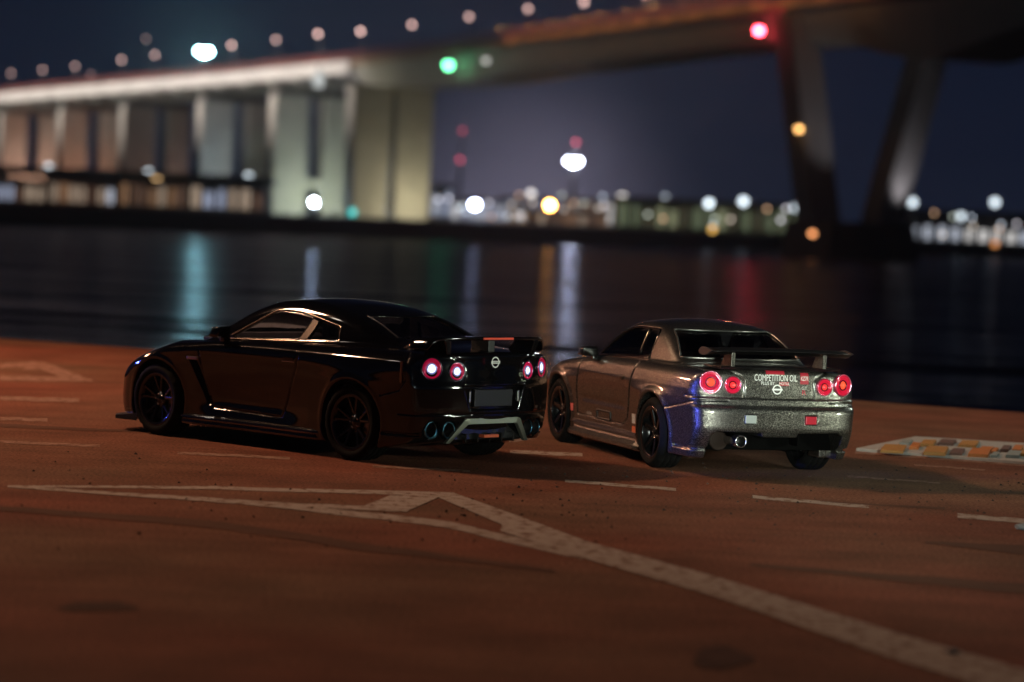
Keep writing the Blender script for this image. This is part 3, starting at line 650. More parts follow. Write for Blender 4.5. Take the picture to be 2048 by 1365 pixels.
ORANGE_P = mat('orange_print', (0.65, 0.16, 0.07), 0.45)

def text_mesh(s, size, sx=1.0, ext=0.0):
    cu = bpy.data.curves.new('lettering', 'FONT'); cu.body = s; cu.size = size; cu.align_x = 'CENTER'; cu.align_y = 'CENTER'; cu.resolution_u = 3
    o = bpy.data.objects.new('lettering', cu); COL.objects.link(o)
    dg = bpy.context.evaluated_depsgraph_get(); me = bpy.data.meshes.new_from_object(o.evaluated_get(dg)); bpy.data.objects.remove(o)
    bm = bmesh.new(); bm.from_mesh(me)
    bmesh.ops.subdivide_edges(bm, edges=[e for e in bm.edges if e.calc_length() > size * .3], cuts=1)
    v = np.array([(q.co.x * sx, q.co.y) for q in bm.verts]); bm.verts.index_update(); f = [[q.index for q in p.verts] for p in bm.faces]; bm.free()
    return v, f
def grid2(w, h, nx=8, ny=6):
    v = [(w * (i / nx - .5), h * (j / ny - .5)) for j in range(ny + 1) for i in range(nx + 1)]
    f = [(j*(nx+1)+i, j*(nx+1)+i+1, (j+1)*(nx+1)+i+1, (j+1)*(nx+1)+i) for j in range(ny) for i in range(nx)]
    return np.array(v), f
def ring2(r0, r1, n=36):
    v = [(r * math.cos(2*math.pi*k/n), r * math.sin(2*math.pi*k/n)) for r in (r0, r1) for k in range(n)]
    return np.array(v), [(k, (k+1) % n, n + (k+1) % n, n + k) for k in range(n)]
def drape(name, F, vf, m, parent, side, a, b, lift=0.003, rot=0.0):
    """lay flat print on the skin: side 'rear' uses (y,z), 'left' uses (x,z); text reads from outside"""
    v, f = vf; c, s = math.cos(rot), math.sin(rot); v = np.stack([v[:, 0]*c - v[:, 1]*s, v[:, 0]*s + v[:, 1]*c], 1)
    if side == 'rear':
        P = np.stack([np.full(len(v), -0.9), a - v[:, 0], b + v[:, 1]], 1); D = np.array([-1.0, 0, 0])
    else:
        P = np.stack([a - v[:, 0], np.full(len(v), 0.75), b + v[:, 1]], 1); D = np.array([0, 1.0, 0])
    H = march(F, P, D) + D * lift
    f = [tuple(q[::-1]) if False else tuple(q) for q in f]
    return link(name, pymesh(name, H, f), m, parent)
def trim_line(name, F, pts, m, parent, side='left', r=0.007, sgn=1, n=60, closed=True, lift=0.0):
    P = [np.array(p, float) for p in pts] + ([np.array(pts[0], float)] if closed else [])
    L = np.cumsum([0] + [np.linalg.norm(b - a) for a, b in zip(P[:-1], P[1:])]); t = np.linspace(0, L[-1], n)
    q = np.stack([np.interp(t, L, [p[i] for p in P]) for i in (0, 1)], 1)
    if side == 'left':
        S = np.stack([q[:, 0], np.full(n, 0.60), q[:, 1]], 1); D = np.array([0, 1.0, 0])
    elif side == 'rear':
        S = np.stack([np.full(n, -0.9), q[:, 0], q[:, 1]], 1); D = np.array([-1.0, 0, 0])
    elif side == 'hatch':
        S = np.stack([np.full(n, .1), q[:, 0], q[:, 1]], 1); D = np.array([-1.0, 0, 0])
    H = march(F, S, D, far=.85 if side == 'hatch' else .6, near=-.45 if side == 'hatch' else -.25) + D * lift; H[:, 1] *= sgn
    return link(name, tubem(name, H, r, 6), m, parent)

# ------------------------------------------------------------------ wheels
def make_wheel(parent, loc, side, R, wid, rim_r, style, rimmat):
    y0 = 0.0; s = side                                # outer face towards side
    h = wid
    lip = [(rim_r - .03, s * -.012), (rim_r - .004, s * 0.0), (rim_r + .006, s * -.004), (rim_r + .004, s * -.03), (rim_r - .02, s * -.05), (rim_r - .035, s * -h * .5), (rim_r - .02, s * -(h - .03)), (rim_r, s * -h)]
    w = link('wheel', lathem('wheel', lip, 56), rimmat, parent, loc)
    # tyre with cut tread shoulders
    n = 84
    prof = [(rim_r - .002, -.012), (rim_r + .012, .004), ((rim_r + R) * .5, .012), (R - .035, .004), (R - .012, -.014), (R - .001, -.036), (R, -.06), (R - .010, -.064), (R - .010, -.074), (R, -.078), (R + .0, -h * .5 + .006), (R - .010, -h * .5 + .003), (R - .010, -h * .5 - .006), (R, -h * .5 - .009),
            (R, -h + .078), (R - .010, -h + .074), (R - .010, -h + .064), (R, -h + .06), (R - .001, -h + .036), (R - .012, -h + .014), (R - .035, -h - .004), ((rim_r + R) * .5, -h - .010), (rim_r, -h)]
    V, Fc = [], []
    for (r, a) in prof:
        for k in range(n):
            q = r - (.009 if (k % 4 == 0 and r > R - .02) else 0); t = 2 * math.pi * k / n
            V.append((q * math.cos(t), s * a, q * math.sin(t)))
    for i in range(len(prof) - 1):
        for k in range(n): Fc.append((i*n+k, i*n+(k+1) % n, (i+1)*n+(k+1) % n, (i+1)*n+k))
    link('tyre', bmm('tyre', lambda bm: _add(bm, V, Fc), smooth=True), RUB, w)
    # spokes
    ns = 5 if style == 'y' else 6
    def blade(a0, a1, r0, r1, w0, w1, y_in, y_out, th):
        def build(bm):
            pts = []
            for yy in (0, 1):
                for (rr, aa, ww, yo) in ((r0, a0, w0, y_in), (r1, a1, w1, y_out)):
                    c, q = math.cos(aa), math.sin(aa)
                    for e in (-1, 1):
                        ww2 = ww * (0.62 if yy else 1.0)
                        pts.append((rr * c - e * ww2 * q, s * (yo - (0 if yy else th)), rr * q + e * ww2 * c))
            hexa(bm, [pts[0], pts[1], pts[3], pts[2], pts[4], pts[5], pts[7], pts[6]])
        return bmm('spoke', build, 0.004)
    for k in range(ns):
        a = 2 * math.pi * k / ns + .3
        if style == 'y':
            for e in (-1, 1): link('spoke', blade(a + e * .10, a + e * .24, .07, rim_r - .012, .020, .016, -.055, -.018, .035), rimmat, w)
        else:
            link('spoke', blade(a, a, .05, rim_r - .010, .036, .027, -.050, -.016, .04), rimmat, w)
    link('hub_cap', lathem('hub_cap', [(.001, s * -.040), (.03, s * -.041), (.036, s * -.05), (.075, s * -.056), (.085, s * -.08), (.08, s * -.11)], 24), rimmat, w)
    link('brake_disc', lathem('brake_disc', [(.06, s * -.11), (rim_r - .055, s * -.11), (rim_r - .055, s * -.135), (.06, s * -.135)], 40), STEEL, w)
    for k in range(5):
        a = 2 * math.pi * k / 5; link('lug_nut', lathem('lug_nut', [(.001, s * -.045), (.008, s * -.046), (.010, s * -.07)], 8), CHROME, w, (.054 * math.cos(a), 0, .054 * math.sin(a)))
    return w
def disc_lamp(parent, name, loc, rz, R, ring_m, lens_m, core_m, mid_m=None, tilt=0.0, k=1.0):
    """round tail lamp facing -x: bezel, dished lens, inner ring, glowing core"""
    b = link(name, lathem(name, [(R * 1.02, .03), (R * 1.10, -.006), (R * 1.06, -.016), (R * .98, -.014), (R * .96, .006)], 36, 'x'), ring_m, parent, loc); b.rotation_euler = (0, tilt, rz)
    link('lens', lathem('lens', [(R * .985, -.004), (R * .90, -.015), (R * .78, -.016), (R * .70, -.006), (R * .50 * k, -.003)], 36, 'x'), lens_m, b)
    link('reflector', lathem('reflector', [(R * .52 * k, -.004), (R * .48 * k, -.014), (R * .42 * k, -.014), (R * .38 * k, -.004)], 36, 'x'), mid_m or ring_m, b)
    link('bulb', lathem('bulb', [(R * .40 * k, -.003), (R * .30 * k, -.012), (R * .15 * k, -.019), (.001, -.021)], 30, 'x'), core_m, b)
    return b
def simple_seat(parent, x, y):
    s = link('seat', boxm('seat', (x - .05, y - .24, .42), (x + .45, y + .24, .60), .05), SEAT, parent)
    def bk(bm): hexa(bm, [(x - .06, y - .24, .55), (x + .08, y - .24, .55), (x + .08, y + .24, .55), (x - .06, y + .24, .55), (x - .30, y - .20, 1.08), (x - .20, y - .20, 1.10), (x - .20, y + .20, 1.10), (x - .30, y + .20, 1.08)])
    link('backrest', bmm('backrest', bk, .04), SEAT, s)
    link('headrest', boxm('headrest', (x - .33, y - .11, 1.08), (x - .22, y + .11, 1.22), .04), SEAT, s)

# ================================================================== speckled grey coupe
W34 = Cur([(.05,.78),(.16,.83),(.26,.845),(.40,.852),(.55,.862),(.70,.872),(.79,.874),(.84,.862),(.92,.835),(1.0,.79),(1.1,.70),(1.4,.5)])
P34 = Cur([(-1.2,.90),(-.8,.945),(-.4,.975),(.1,.995),(.7,.985),(1.4,.98),(2.2,.985),(2.7,.995),(3.05,.965),(3.35,.88),(3.7,.70)])
T34 = Cur([(-1.2,.995),(-.95,1.008),(-.5,1.018),(-.1,1.03),(.6,1.03),(1.6,1.01),(2.0,.985),(2.3,.955),(2.7,.905),(3.1,.83),(3.4,.73),(3.7,.55)])
R34Z = Cur([(.0,-.84),(.18,-.88),(.30,-.95),(.38,-1.005),(.48,-1.03),(.60,-1.03),(.648,-1.018),(.668,-.985),(.70,-.98),(.735,-.975),(.76,-.958),(.90,-.945),(1.0,-.94),(1.2,-.90)])
F34Z = Cur([(.0,3.40),(.2,3.50),(.45,3.53),(.60,3.50),(.72,3.42),(.85,3.15),(1.1,2.6)])
G34Z = Cur([(.80,.775),(.95,.745),(1.05,.705),(1.2,.635),(1.33,.565),(1.45,.48)])
G34P = Cur([(-.7,.80),(-.3,.88),(.2,.955),(.7,.99),(1.2,1.0),(1.7,.985),(2.2,.93)])
ROOF34 = Cur([(-.7,.84),(-.42,.945),(-.24,1.025),(.05,1.165),(.33,1.295),(.50,1.345),(.75,1.378),(1.0,1.39),(1.25,1.378),(1.45,1.335),(1.65,1.245),(2.05,1.005),(2.3,.86)])
D34 = [(2.10,.90),(2.15,.60),(2.13,.345),(.86,.335),(.72,.40),(.66,.60),(.62,.86),(.60,.95)]
BS34 = [(-1.15,.70),(-.95,.715),(-.62,.655),(-.20,.575)]
LID34 = [(.56,1.03),(.47,.975),(.395,.945),(.352,.90),(.345,.742)]
WIN34 = [(1.93,.965),(1.50,1.215),(1.33,1.262),(1.12,1.285),(.64,1.285),(.585,1.255),(.535,1.03)]
RGL34 = [(.61,1.06),(.49,1.292),(-.49,1.292),(-.61,1.06)]
WSH34 = [(.66,1.02),(.545,1.275),(-.545,1.275),(-.66,1.02)]
def skin34(x, y, z):
    y = np.abs(y)
    bx0 = np.exp(-((x - 0.0) / .46)**2); bx1 = np.exp(-((x - 2.665) / .44)**2)
    zz = np.clip((.80 - z) / .10, 0, 1); zz = zz * zz * (3 - 2 * zz)
    W = W34(z) * P34(x) + .034 * zz * bx0 + .026 * zz * bx1 + .014 * (np.exp(-((np.hypot(x, z - .335) - .41) / .03)**2) + np.exp(-((np.hypot(x - 2.665, z - .335) - .405) / .03)**2)) - .010 * np.exp(-((z - .52) / .035)**2) * np.clip((x - .7) * 6, 0, 1) * np.clip((2.1 - x) * 6, 0, 1)
    low = smax((y - W) * .96, (z - T34(x) + .045 * (y / .8)**2), .09)
    yr = np.minimum(y, 1.0) / .82
    rr = R34Z(z) + .035 * yr**2 + .10 * yr**6 - x; ff = (x - F34Z(z) + .36 * (y / .85)**3) * .9
    low = smax(low, rr, .07)
    low = smax(low, ff, .12)
    low = smax(low, .17 + .10 * np.clip((-x - .5) * 2, 0, 1) * 0 - z, .03)
    gh = smax((y - G34Z(z) * G34P(x)) * .93, (z - ROOF34(x) + .055 * (y / .55)**2) * .92, .075)
    gh = np.maximum(np.maximum(gh, .8 - z), np.maximum(rr, ff) + .08)
    return smin(low, gh, .02)
def groove(o, body, d, r): return np.maximum(body, r - np.sqrt(d * d + o * o))
def body34(x, y, z):
    ys, y = y, np.abs(y); o = skin34(x, y, z); b = o
    # wheel wells, cabin, window openings
    for ax, rr in ((0.0, .382), (2.665, .378)):
        b = smax(b, -np.maximum(np.hypot(x - ax, z - .335) - rr, .50 - y), .012)
    cav = np.maximum(np.maximum((y - (G34Z(np.maximum(z, .98)) * G34P(x) - .04)), z - ROOF34(x) + .055 * (y / .55)**2 + .04), np.maximum(.45 - z, np.maximum(-.12 - x, x - 2.0)))
    b = np.maximum(b, -cav)
    up = z > .90
    if up.any():
        X, Y, Z = x[up], y[up], z[up]
        w = np.maximum(poly2(X, Z, WIN34) - .004, .35 - Y)
        w = np.minimum(w, np.maximum(np.maximum(poly2(Y, Z, RGL34), X - .55), -.5 - X + 0 * X))
        w = np.minimum(w, np.maximum(poly2(Y, Z, WSH34), 1.2 - X))
        w = np.maximum(w, .93 - Z)
        bb = b[up]; b = b.copy(); b[up] = smax(bb, -w, .010)
    # under-bumper cut with the plate tongue, fog and reverse lamp pockets
    cut = np.maximum(poly2(y, z, [(.0,.385),(.175,.385),(.185,.425),(.60,.430),(.655,.40),(.668,.05),(0,.05)]), x + .60)
    b = smax(b, -cut, .014)
    b = np.maximum(b, -np.maximum(np.maximum(z - .30, y - .60), x - .36))
    b = np.maximum(b, -rbox(x, y, z, (-1.06, .302, .55), (.055, .062, .042), .012))
    ridge = np.maximum(np.abs(z - .262) - .016, np.maximum(x + .45, .62 - y)); b = smax(b, -np.maximum(ridge, -(o + .03)), .010)
    # panel gaps
    m = np.abs(o) < .05
    if m.any():
        X, Y, Z, O = x[m], y[m], z[m], o[m]; bb = b[m]
        dd = np.where(Y > .5, seg2(X, Z, D34), 9); bb = groove(O, bb, dd, .0115)
        dd = np.where((Y > .5) & (X < -.1), seg2(X, Z, BS34), 9); bb = groove(O, bb, dd, .010)
        dd = np.where(X < -.7, np.minimum(seg2(Y, Z, LID34), np.where(Y < .86, np.abs(Z - .742), 9)), 9); bb = groove(O, bb, dd, .011)
        dd = np.where((X < -.2) & (Z > .95), seg2(X, Y, [(-.28,.66),(-.95,.66)]), 9); bb = groove(O, bb, dd, .009)
        b = b.copy(); b[m] = bb
    return b
def in_poly(a, b, pts): return poly2(a, b, pts) < 0
def build_grey():
    C = empty('sports_coupe', (2.1794, 26.2522, 0), 1.8962)
    tag(C, 'speckled grey coupe with tall black rear wing and lit red round tail lamps', 'car')
    V, Q = snet(body34, (-1.16, 0, .12), (3.66, .96, 1.44), .009)
    cen = V[Q].mean(1); x, y, z = cen.T; o = skin34(x, y, z)
    outer = o > -.035
    door = outer & in_poly(x, z, D34 + [(.60, 1.02), (2.10, 1.02)]) & (np.abs(y) > .5) & (z < .965)
    lid = outer & (x < -.25) & (((x < -.8) & in_poly(np.abs(y), z, LID34 + [(0, .742), (0, 1.1), (.56, 1.1)])) | ((z > .95) & (np.abs(y) < .655) & (x < -.30)))
    bump = outer & ~lid & (x < -.17) & (z < np.where(x < -.88, .742, np.interp(x, [-1.15, -.95, -.62, -.2], [.70, .715, .655, .575]))) & ((x < -.45) | (np.abs(y) > .8))
    nose = outer & (x > 3.05) & (z < .66)
    hood = outer & (x > 2.1) & (z > .80) & (np.abs(y) < .66)
    used = np.zeros(len(Q), bool); inner = ~outer & (z > .44) & (x > -.2) & (x < 2.05) & (np.abs(y) < .74)
    for nm, sel in (('door', door & (y > 0)), ('door', door & (y < 0)), ('trunk_lid', lid), ('rear_bumper', bump), ('front_bumper', nose), ('hood', hood)):
        sel = sel & ~used; used |= sel
        if sel.any(): link(nm, submesh(nm, V, Q, sel), PF, C)
    link('cabin_lining', submesh('cabin_lining', V, Q, inner & ~used), SEAT, C); used |= inner
    link('body_shell', submesh('body_shell', V, Q, ~used), PF, C)
    doorL = [c for c in C.children if c.name.startswith('door')][0]
    # glass
    def glassF(x, y, z): return skin34(x, y, z) + .014
    Vg, Qg = snet(glassF, (-.4, 0, .93), (2.2, .80, 1.42), .014)
    cg = Vg[Qg].mean(1); X, Y, Z = cg.T; Ya = np.abs(Y)
    side = (poly2(X, Z, WIN34) < .012) & (Ya > .42); rear = (poly2(Y, Z, RGL34) < .012) & (X < .6); front = (poly2(Y, Z, WSH34) < .012) & (X > 1.2)
    for nm, s in (('door_window', side & (Y > 0) & (X > .86)), ('door_window', side & (Y < 0) & (X > .86)), ('quarter_window', side & (Y > 0) & (X <= .86)), ('quarter_window', side & (Y < 0) & (X <= .86)), ('rear_window', rear & ~side), ('windscreen', front & ~side)):
        link(nm, submesh(nm, Vg, Qg, s), GL2, C)
    for sg in (1, -1):
        trim_line('window_pillar', skin34, [(.84, 1.03), (.89, 1.28)], GLOSSB, C, 'left', .020, sg, 8, False, -.022)
        trim_line('belt_moulding', skin34, [(1.96, .945), (.53, 1.012)], GLOSSB, C, 'left', .013, sg, 24, False)
        trim_line('window_seal', skin34, WIN34, GLOSSB, C, 'left', .008, sg, 90)
    trim_line('glass_seal', skin34, [(p[0], p[1]) for p in [(.615,1.055),(.50,1.298),(-.50,1.298),(-.615,1.055)]], mat('seal_rim', (.16, .16, .15), .25, .8), C, 'hatch', .010, 1, 90, True, .002)
    # side skirts
    for sg in (1, -1):
        def sk(bm, sg=sg):
            st = [(.36, -.03), (.44, .0), (1.4, .004), (2.2, 0), (2.36, -.03)]
            prof = [(.80, .30), (.862, .285), (.868, .255), (.842, .225), (.85, .205), (.888, .165), (.89, .135), (.86, .118), (.78, .118)]
            rows = [[bm.verts.new((xx, sg * (p[0] + dy), p[1])) for p in prof] for xx, dy in st]
            for a, b in zip(rows[:-1], rows[1:]):
                for i in range(len(prof) - 1): bm.faces.new((a[i], a[i+1], b[i+1], b[i]))
            bm.faces.new(rows[0]); bm.faces.new(rows[-1][::-1])
        link('side_skirt', bmm('side_skirt', sk, .0), PF, C)
    # tail lamps
    ringm = mat('lamp_bezel_pink', (0.75, 0.30, 0.45), 0.2, 1.0, emit=(1, .05, .13), estr=.14)
    lens = mat('red_lens', (0.5, 0.01, 0.04), 0.12, coat=1, emit=(1, .010, .04), estr=.22)
    core = mat('lamp_core_orange', (0.5, 0.05, 0.02), 0.2, emit=(1, .08, .03), estr=1.0)
    core2 = mat('lamp_core_red', (0.5, 0.02, 0.02), 0.2, emit=(1, .05, .05), estr=.65)
    for (yy, zz, R, co) in ((.665, .876, .096, core), (.462, .857, .075, core2), (-.462, .857, .075, core2), (-.665, .876, .096, core)):
        H = march(skin34, np.array([[-.9, yy - .08, zz], [-.9, yy + .08, zz], [-.9, yy, zz]]), np.array([-1., 0, 0]))
        disc_lamp(C, 'tail_lamp', (H[2][0] - .006, yy, zz), -math.atan2(H[1][0] - H[0][0], .16), R, ringm, lens, co, mat('lamp_inner_dark', (.12, .01, .02), .2, .6), 0.02)
    # lettering and emblems on the boot lid
    S = skin34
    drape('lettering', S, text_mesh('COMPETITION OIL', .085, .60), WHITE_P, C, 'rear', .035, .929)
    drape('lettering', S, text_mesh('PLUS BY', .045, .85), WHITE_P, C, 'rear', .115, .880)
    drape('sticker', S, grid2(.185, .034), RED_P, C, 'rear', .04, .980)
    st = drape('sticker', S, grid2(.10, .036), RED_P, C, 'rear', -.048, .879)
    drape('lettering', S, text_mesh('MOTUL', .034, .95), WHITE_P, st, 'rear', -.05, .879, .006)
    st = drape('sticker', S, grid2(.085, .105), RED_P, C, 'rear', -.255, .932)
    drape('lettering', S, text_mesh('KZ7R', .055, .58), WHITE_P, st, 'rear', -.255, .930, .006)
    drape('lettering', S, text_mesh('GT', .04, 1.1), mat('grey_print', (.4, .42, .38), .4), C, 'rear', -.255, .842)
    drape('lettering', S, text_mesh('R', .062, 1.3), RED_P, C, 'rear', -.252, .800)
    em = drape('emblem', S, ring2(.034, .046), WHITE_P, C, 'rear', .02, .826, .005)
    drape('emblem_bar', S, grid2(.105, .016), WHITE_P, em, 'rear', .02, .826, .007)
    drape('lettering', S, text_mesh('C SONIC', .032, 1.1), WHITE_P, C, 'rear', -.66, .690, .004)
    # fog and reverse lamps, bumper underside, exhaust
    link('reverse_lamp', boxm('reverse_lamp', (-1.035, .246, .512), (-.98, .358, .588), .008), mat('clear_lamp', (.34, .37, .33), .25, coat=.5), C)
    link('fog_lamp', boxm('fog_lamp', (-1.035, -.358, .512), (-.98, -.246, .588), .008), mat('fog_red', (.42, .015, .03), .3, coat=.5), C)
    link('diffuser', bmm('diffuser', lambda bm: hexa(bm, [(-.74, -.655, .25), (-.52, -.655, .24), (-.52, .655, .24), (-.74, .655, .25), (-.66, -.655, .45), (-.52, -.655, .45), (-.52, .655, .45), (-.66, .655, .45)]), .01), mat('underside_shade_black', (.0015, .0015, .0015), .9, spec=.05), C)  # near-black panel puts the shade under the bumper into its colour
    for yy in (-.24,): link('diffuser_fin', boxm('diffuser_fin', (-.90, yy - .007, .30), (-.60, yy + .007, .43), .003), mat('underside_shade_black', (0, 0, 0)), C)
    ex = link('exhaust_pipe', lathem('exhaust_pipe', [(.050, .30), (.056, .30), (.058, -.02), (.055, -.028), (.047, -.026), (.046, -.015)], 32, 'x'), CHROME, C, (-1.00, .39, .345))
    link('muffler', lathem('muffler', [(.001, .26), (.085, .26), (.095, .20), (.095, .02), (.088, .0), (.080, -.002), (.001, -.002)], 32, 'x', False), mat('muffler_steel', (.02, .012, .009), .6, .3, spec=.2), C, (-.74, .49, .325))
    link('pipe_bore', lathem('pipe_bore', [(.001, .1), (.046, .1), (.0465, -.014)], 24, 'x'), PLAS, ex)
    # wing on two posts with tear-drop end plates
    wm = mat('wing_black', (.003, .003, .0035), .4, spec=.3)
    def foil(n=14):
        c = .30; up = [(c * t, .036 * math.sin(math.pi * t**.6) + .02 * t) for t in np.linspace(0, 1, n)]; dn = [(c * t, -.030 * math.sin(math.pi * t**.7) + .02 * t) for t in np.linspace(1, 0, n)[1:-1]]
        return up + dn
    pf = foil()
    def wing(bm):
        rows = []
        for yy in np.linspace(-.70, .70, 15):
            dz = -.012 * (yy / .73)**2
            rows.append([bm.verts.new((-.70 - p[0], yy, 1.158 + p[1] + dz)) for p in pf])
        k = len(pf)
        for a, b in zip(rows[:-1], rows[1:]):
            for i in range(k): bm.faces.new((a[i], a[(i+1) % k], b[(i+1) % k], b[i]))
        bm.faces.new(rows[0]); bm.faces.new(rows[-1][::-1])
    wg = link('rear_wing', bmm('rear_wing', wing, smooth=True), wm, C)
    for sg in (1, -1):
        def post(bm, sg=sg):
            yy = sg * .462; hexa(bm, [(-.92, yy - .018, 1.00), (-.66, yy - .018, 1.00), (-.66, yy + .018, 1.00), (-.92, yy + .018, 1.00), (-.93, yy - .018, 1.165), (-.78, yy - .018, 1.165), (-.78, yy + .018, 1.165), (-.93, yy + .018, 1.165)])
        link('wing_post', bmm('wing_post', post, .006), PF, wg)
        def plate(bm, sg=sg):
            pts = [(-.693 - 1.05 * p[0], 1.150 + 1.08 * p[1] - (.004 if p[1] < 0 else -.002)) for p in pf]
            a = [bm.verts.new((p[0], sg * .70, p[1])) for p in pts]; b = [bm.verts.new((p[0], sg * .715, p[1])) for p in pts]
            bm.faces.new(a); bm.faces.new(b[::-1]); k = len(a)
            for i in range(k): bm.faces.new((a[i], a[(i+1) % k], b[(i+1) % k], b[i]))
        link('end_plate', bmm('end_plate', plate), mat('end_plate_grey', (.30, .29, .29), .3, .9), wg)
    link('boot_lip', bmm('boot_lip', lambda bm: hexa(bm, [(-.955, -.60, 1.000), (-.60, -.62, 1.012), (-.60, .62, 1.012), (-.955, .60, 1.000), (-.985, -.60, 1.028), (-.60, -.62, 1.026), (-.60, .62, 1.026), (-.985, .60, 1.028)]), .006), wm, C)
    # mirrors, handles, side details
    for sg in (1, -1):
        mm = link('door_mirror', bmm('door_mirror', lambda bm: hexa(bm, [(1.70, sg * .80, .945), (1.86, sg * .80, .945), (1.84, sg * .985, .955), (1.71, sg * .985, .955), (1.69, sg * .81, 1.055), (1.82, sg * .81, 1.05), (1.80, sg * .97, 1.045), (1.70, sg * .97, 1.05)]), .025, True, 3), GLOSSB, C)
        link('mirror_foot', boxm('mirror_foot', (1.76, min(sg * .74, sg * .84), .915), (1.83, max(sg * .74, sg * .84), .96), .012), GLOSSB, mm)
        d = [c for c in C.children if c.name.startswith('door') and 'mirror' not in c.name and 'window' not in c.name]
        dd = d[0] if sg > 0 else d[1]
        yy = march(skin34, np.array([[.84, .6, .80]]), np.array([0, 1., 0]))[0][1]
        link('handle', lathem('handle', [(.001, -.004), (.03, -.004), (.036, .004), (.03, .010), (.001, .012)], 20), PF, dd, (.86, sg * yy, .80)).scale = (1.7, sg * 1.0, .8)
    drape('fender_decal', S, grid2(.06, .075), mat('pink_print', (.6, .12, .10), .4), C, 'left', 2.26, .40)
    dc = drape('decal', S, grid2(.125, .10), mat('decal_field', (.28, .17, .13), .5), C, 'left', .505, .42)
    for k in range(7): drape('decal_stripe', S, grid2(.010, .09, 1, 5), WHITE_P, dc, 'left', .555 - k * .0165, .42, .005)
    drape('decal', S, grid2(.135, .065), ORANGE_P, C, 'left', .50, .315)
    drape('lettering', S, text_mesh('nismo', .055, 1.1), mat('grey_print2', (.5, .48, .46), .4), C, 'left', 1.80, .375)
    trim_line('door_vent', S, [(1.58, .425), (1.20, .425), (1.20, .345), (1.58, .345)], PLAS, C, 'left', .012, 1, 50)
    # headlamps, wheels, cabin
    for sg in (1, -1):
        link('headlamp', bmm('headlamp', lambda bm: hexa(bm, [(3.05, sg * .50, .60), (3.34, sg * .52, .58), (3.22, sg * .72, .58), (3.0, sg * .80, .60), (3.0, sg * .50, .72), (3.26, sg * .52, .69), (3.16, sg * .70, .69), (2.95, sg * .78, .73)]), .01), mat('headlamp_glass', (.3, .3, .3), .1, .5, coat=1), C)
        make_wheel(C, (0, sg * .885, .335), sg, .335, .25, .248, 's', RIMB)
        make_wheel(C, (2.665, sg * .865, .335), sg, .335, .25, .248, 's', RIMB)
        simple_seat(C, 1.05, sg * .36)
    link('dashboard', boxm('dashboard', (1.62, -.66, .62), (1.95, .66, .93), .05), SEAT, C)
    link('rear_bench', boxm('rear_bench', (.02, -.55, .45), (.40, .55, .94), .06), SEAT, C)
    link('underbody', boxm('underbody', (.1, -.60, .17), (3.2, .60, .44), .02), PLAS, C)
    return C

# ================================================================== glossy black coupe
W35 = Cur([(.05,.82),(.14,.87),(.24,.89),(.40,.892),(.60,.905),(.78,.925),(.88,.938),(.945,.932),(.99,.90),(1.05,.84),(1.12,.76),(1.5,.4)])
P35 = Cur([(-1.2,.95),(-.85,.985),(-.45,1.015),(.05,1.022),(.5,1.0),(1.1,.965),(1.7,.955),(2.3,.98),(2.75,1.0),(3.1,.985),(3.4,.93),(3.8,.80)])
T35 = Cur([(-1.2,1.02),(-.92,1.055),(-.6,1.085),(-.1,1.10),(.8,1.085),(1.6,1.06),(2.0,1.03),(2.3,.995),(2.75,.94),(3.05,.875),(3.3,.79),(3.5,.69),(3.8,.48)])
R35Z = Cur([(.0,-.74),(.18,-.84),(.28,-.905),(.42,-.945),(.55,-.962),(.72,-.962),(.80,-.95),(.95,-.932),(1.03,-.93),(1.08,-.91),(1.3,-.80)])
F35Z = Cur([(.0,3.52),(.15,3.60),(.35,3.65),(.5,3.64),(.62,3.58),(.74,3.42),(.82,3.22),(.95,2.85),(1.2,2.3)])
G35Z = Cur([(.85,.845),(1.0,.80),(1.1,.755),(1.2,.70),(1.3,.645),(1.42,.56),(1.55,.45)])
G35P = Cur([(-1.0,.66),(-.6,.75),(-.2,.86),(.2,.945),(.6,.985),(1.2,1.0),(1.7,.985),(2.2,.93),(2.6,.85)])
ROOF35 = Cur([(-1.1,.98),(-.75,1.045),(-.45,1.095),(-.2,1.165),(.1,1.275),(.4,1.362),(.75,1.425),(1.1,1.45),(1.4,1.43),(1.65,1.36),(1.95,1.215),(2.3,1.02),(2.6,.86)])
D35 = [(2.20,.98),(2.12,.62),(2.0,.335),(1.02,.315),(.90,.55),(.78,.80),(.74,.93),(.80,1.04)]
WINA35 = [(1.86,1.025),(1.37,1.290),(1.27,1.308),(1.02,1.300),(.815,1.268),(.91,1.060)]
WINB35 = [(.715,1.243),(.455,1.190),(.415,1.092),(.79,1.072)]
WALL35 = [(1.93,1.010),(1.36,1.315),(1.22,1.330),(1.0,1.322),(.70,1.268),(.425,1.212),(.375,1.070)]
RGL35 = [(.44,1.125),(.50,1.16),(.42,1.315),(-.42,1.315),(-.50,1.16),(-.44,1.125)]
WSH35 = [(.70,1.06),(.56,1.335),(-.56,1.335),(-.70,1.06)]
REC35 = [(.405,.748),(.315,.528),(-.315,.528),(-.405,.748)]
DIF35 = [(.365,.447),(.545,.235),(.56,.05),(-.56,.05),(-.545,.235),(-.365,.447)]
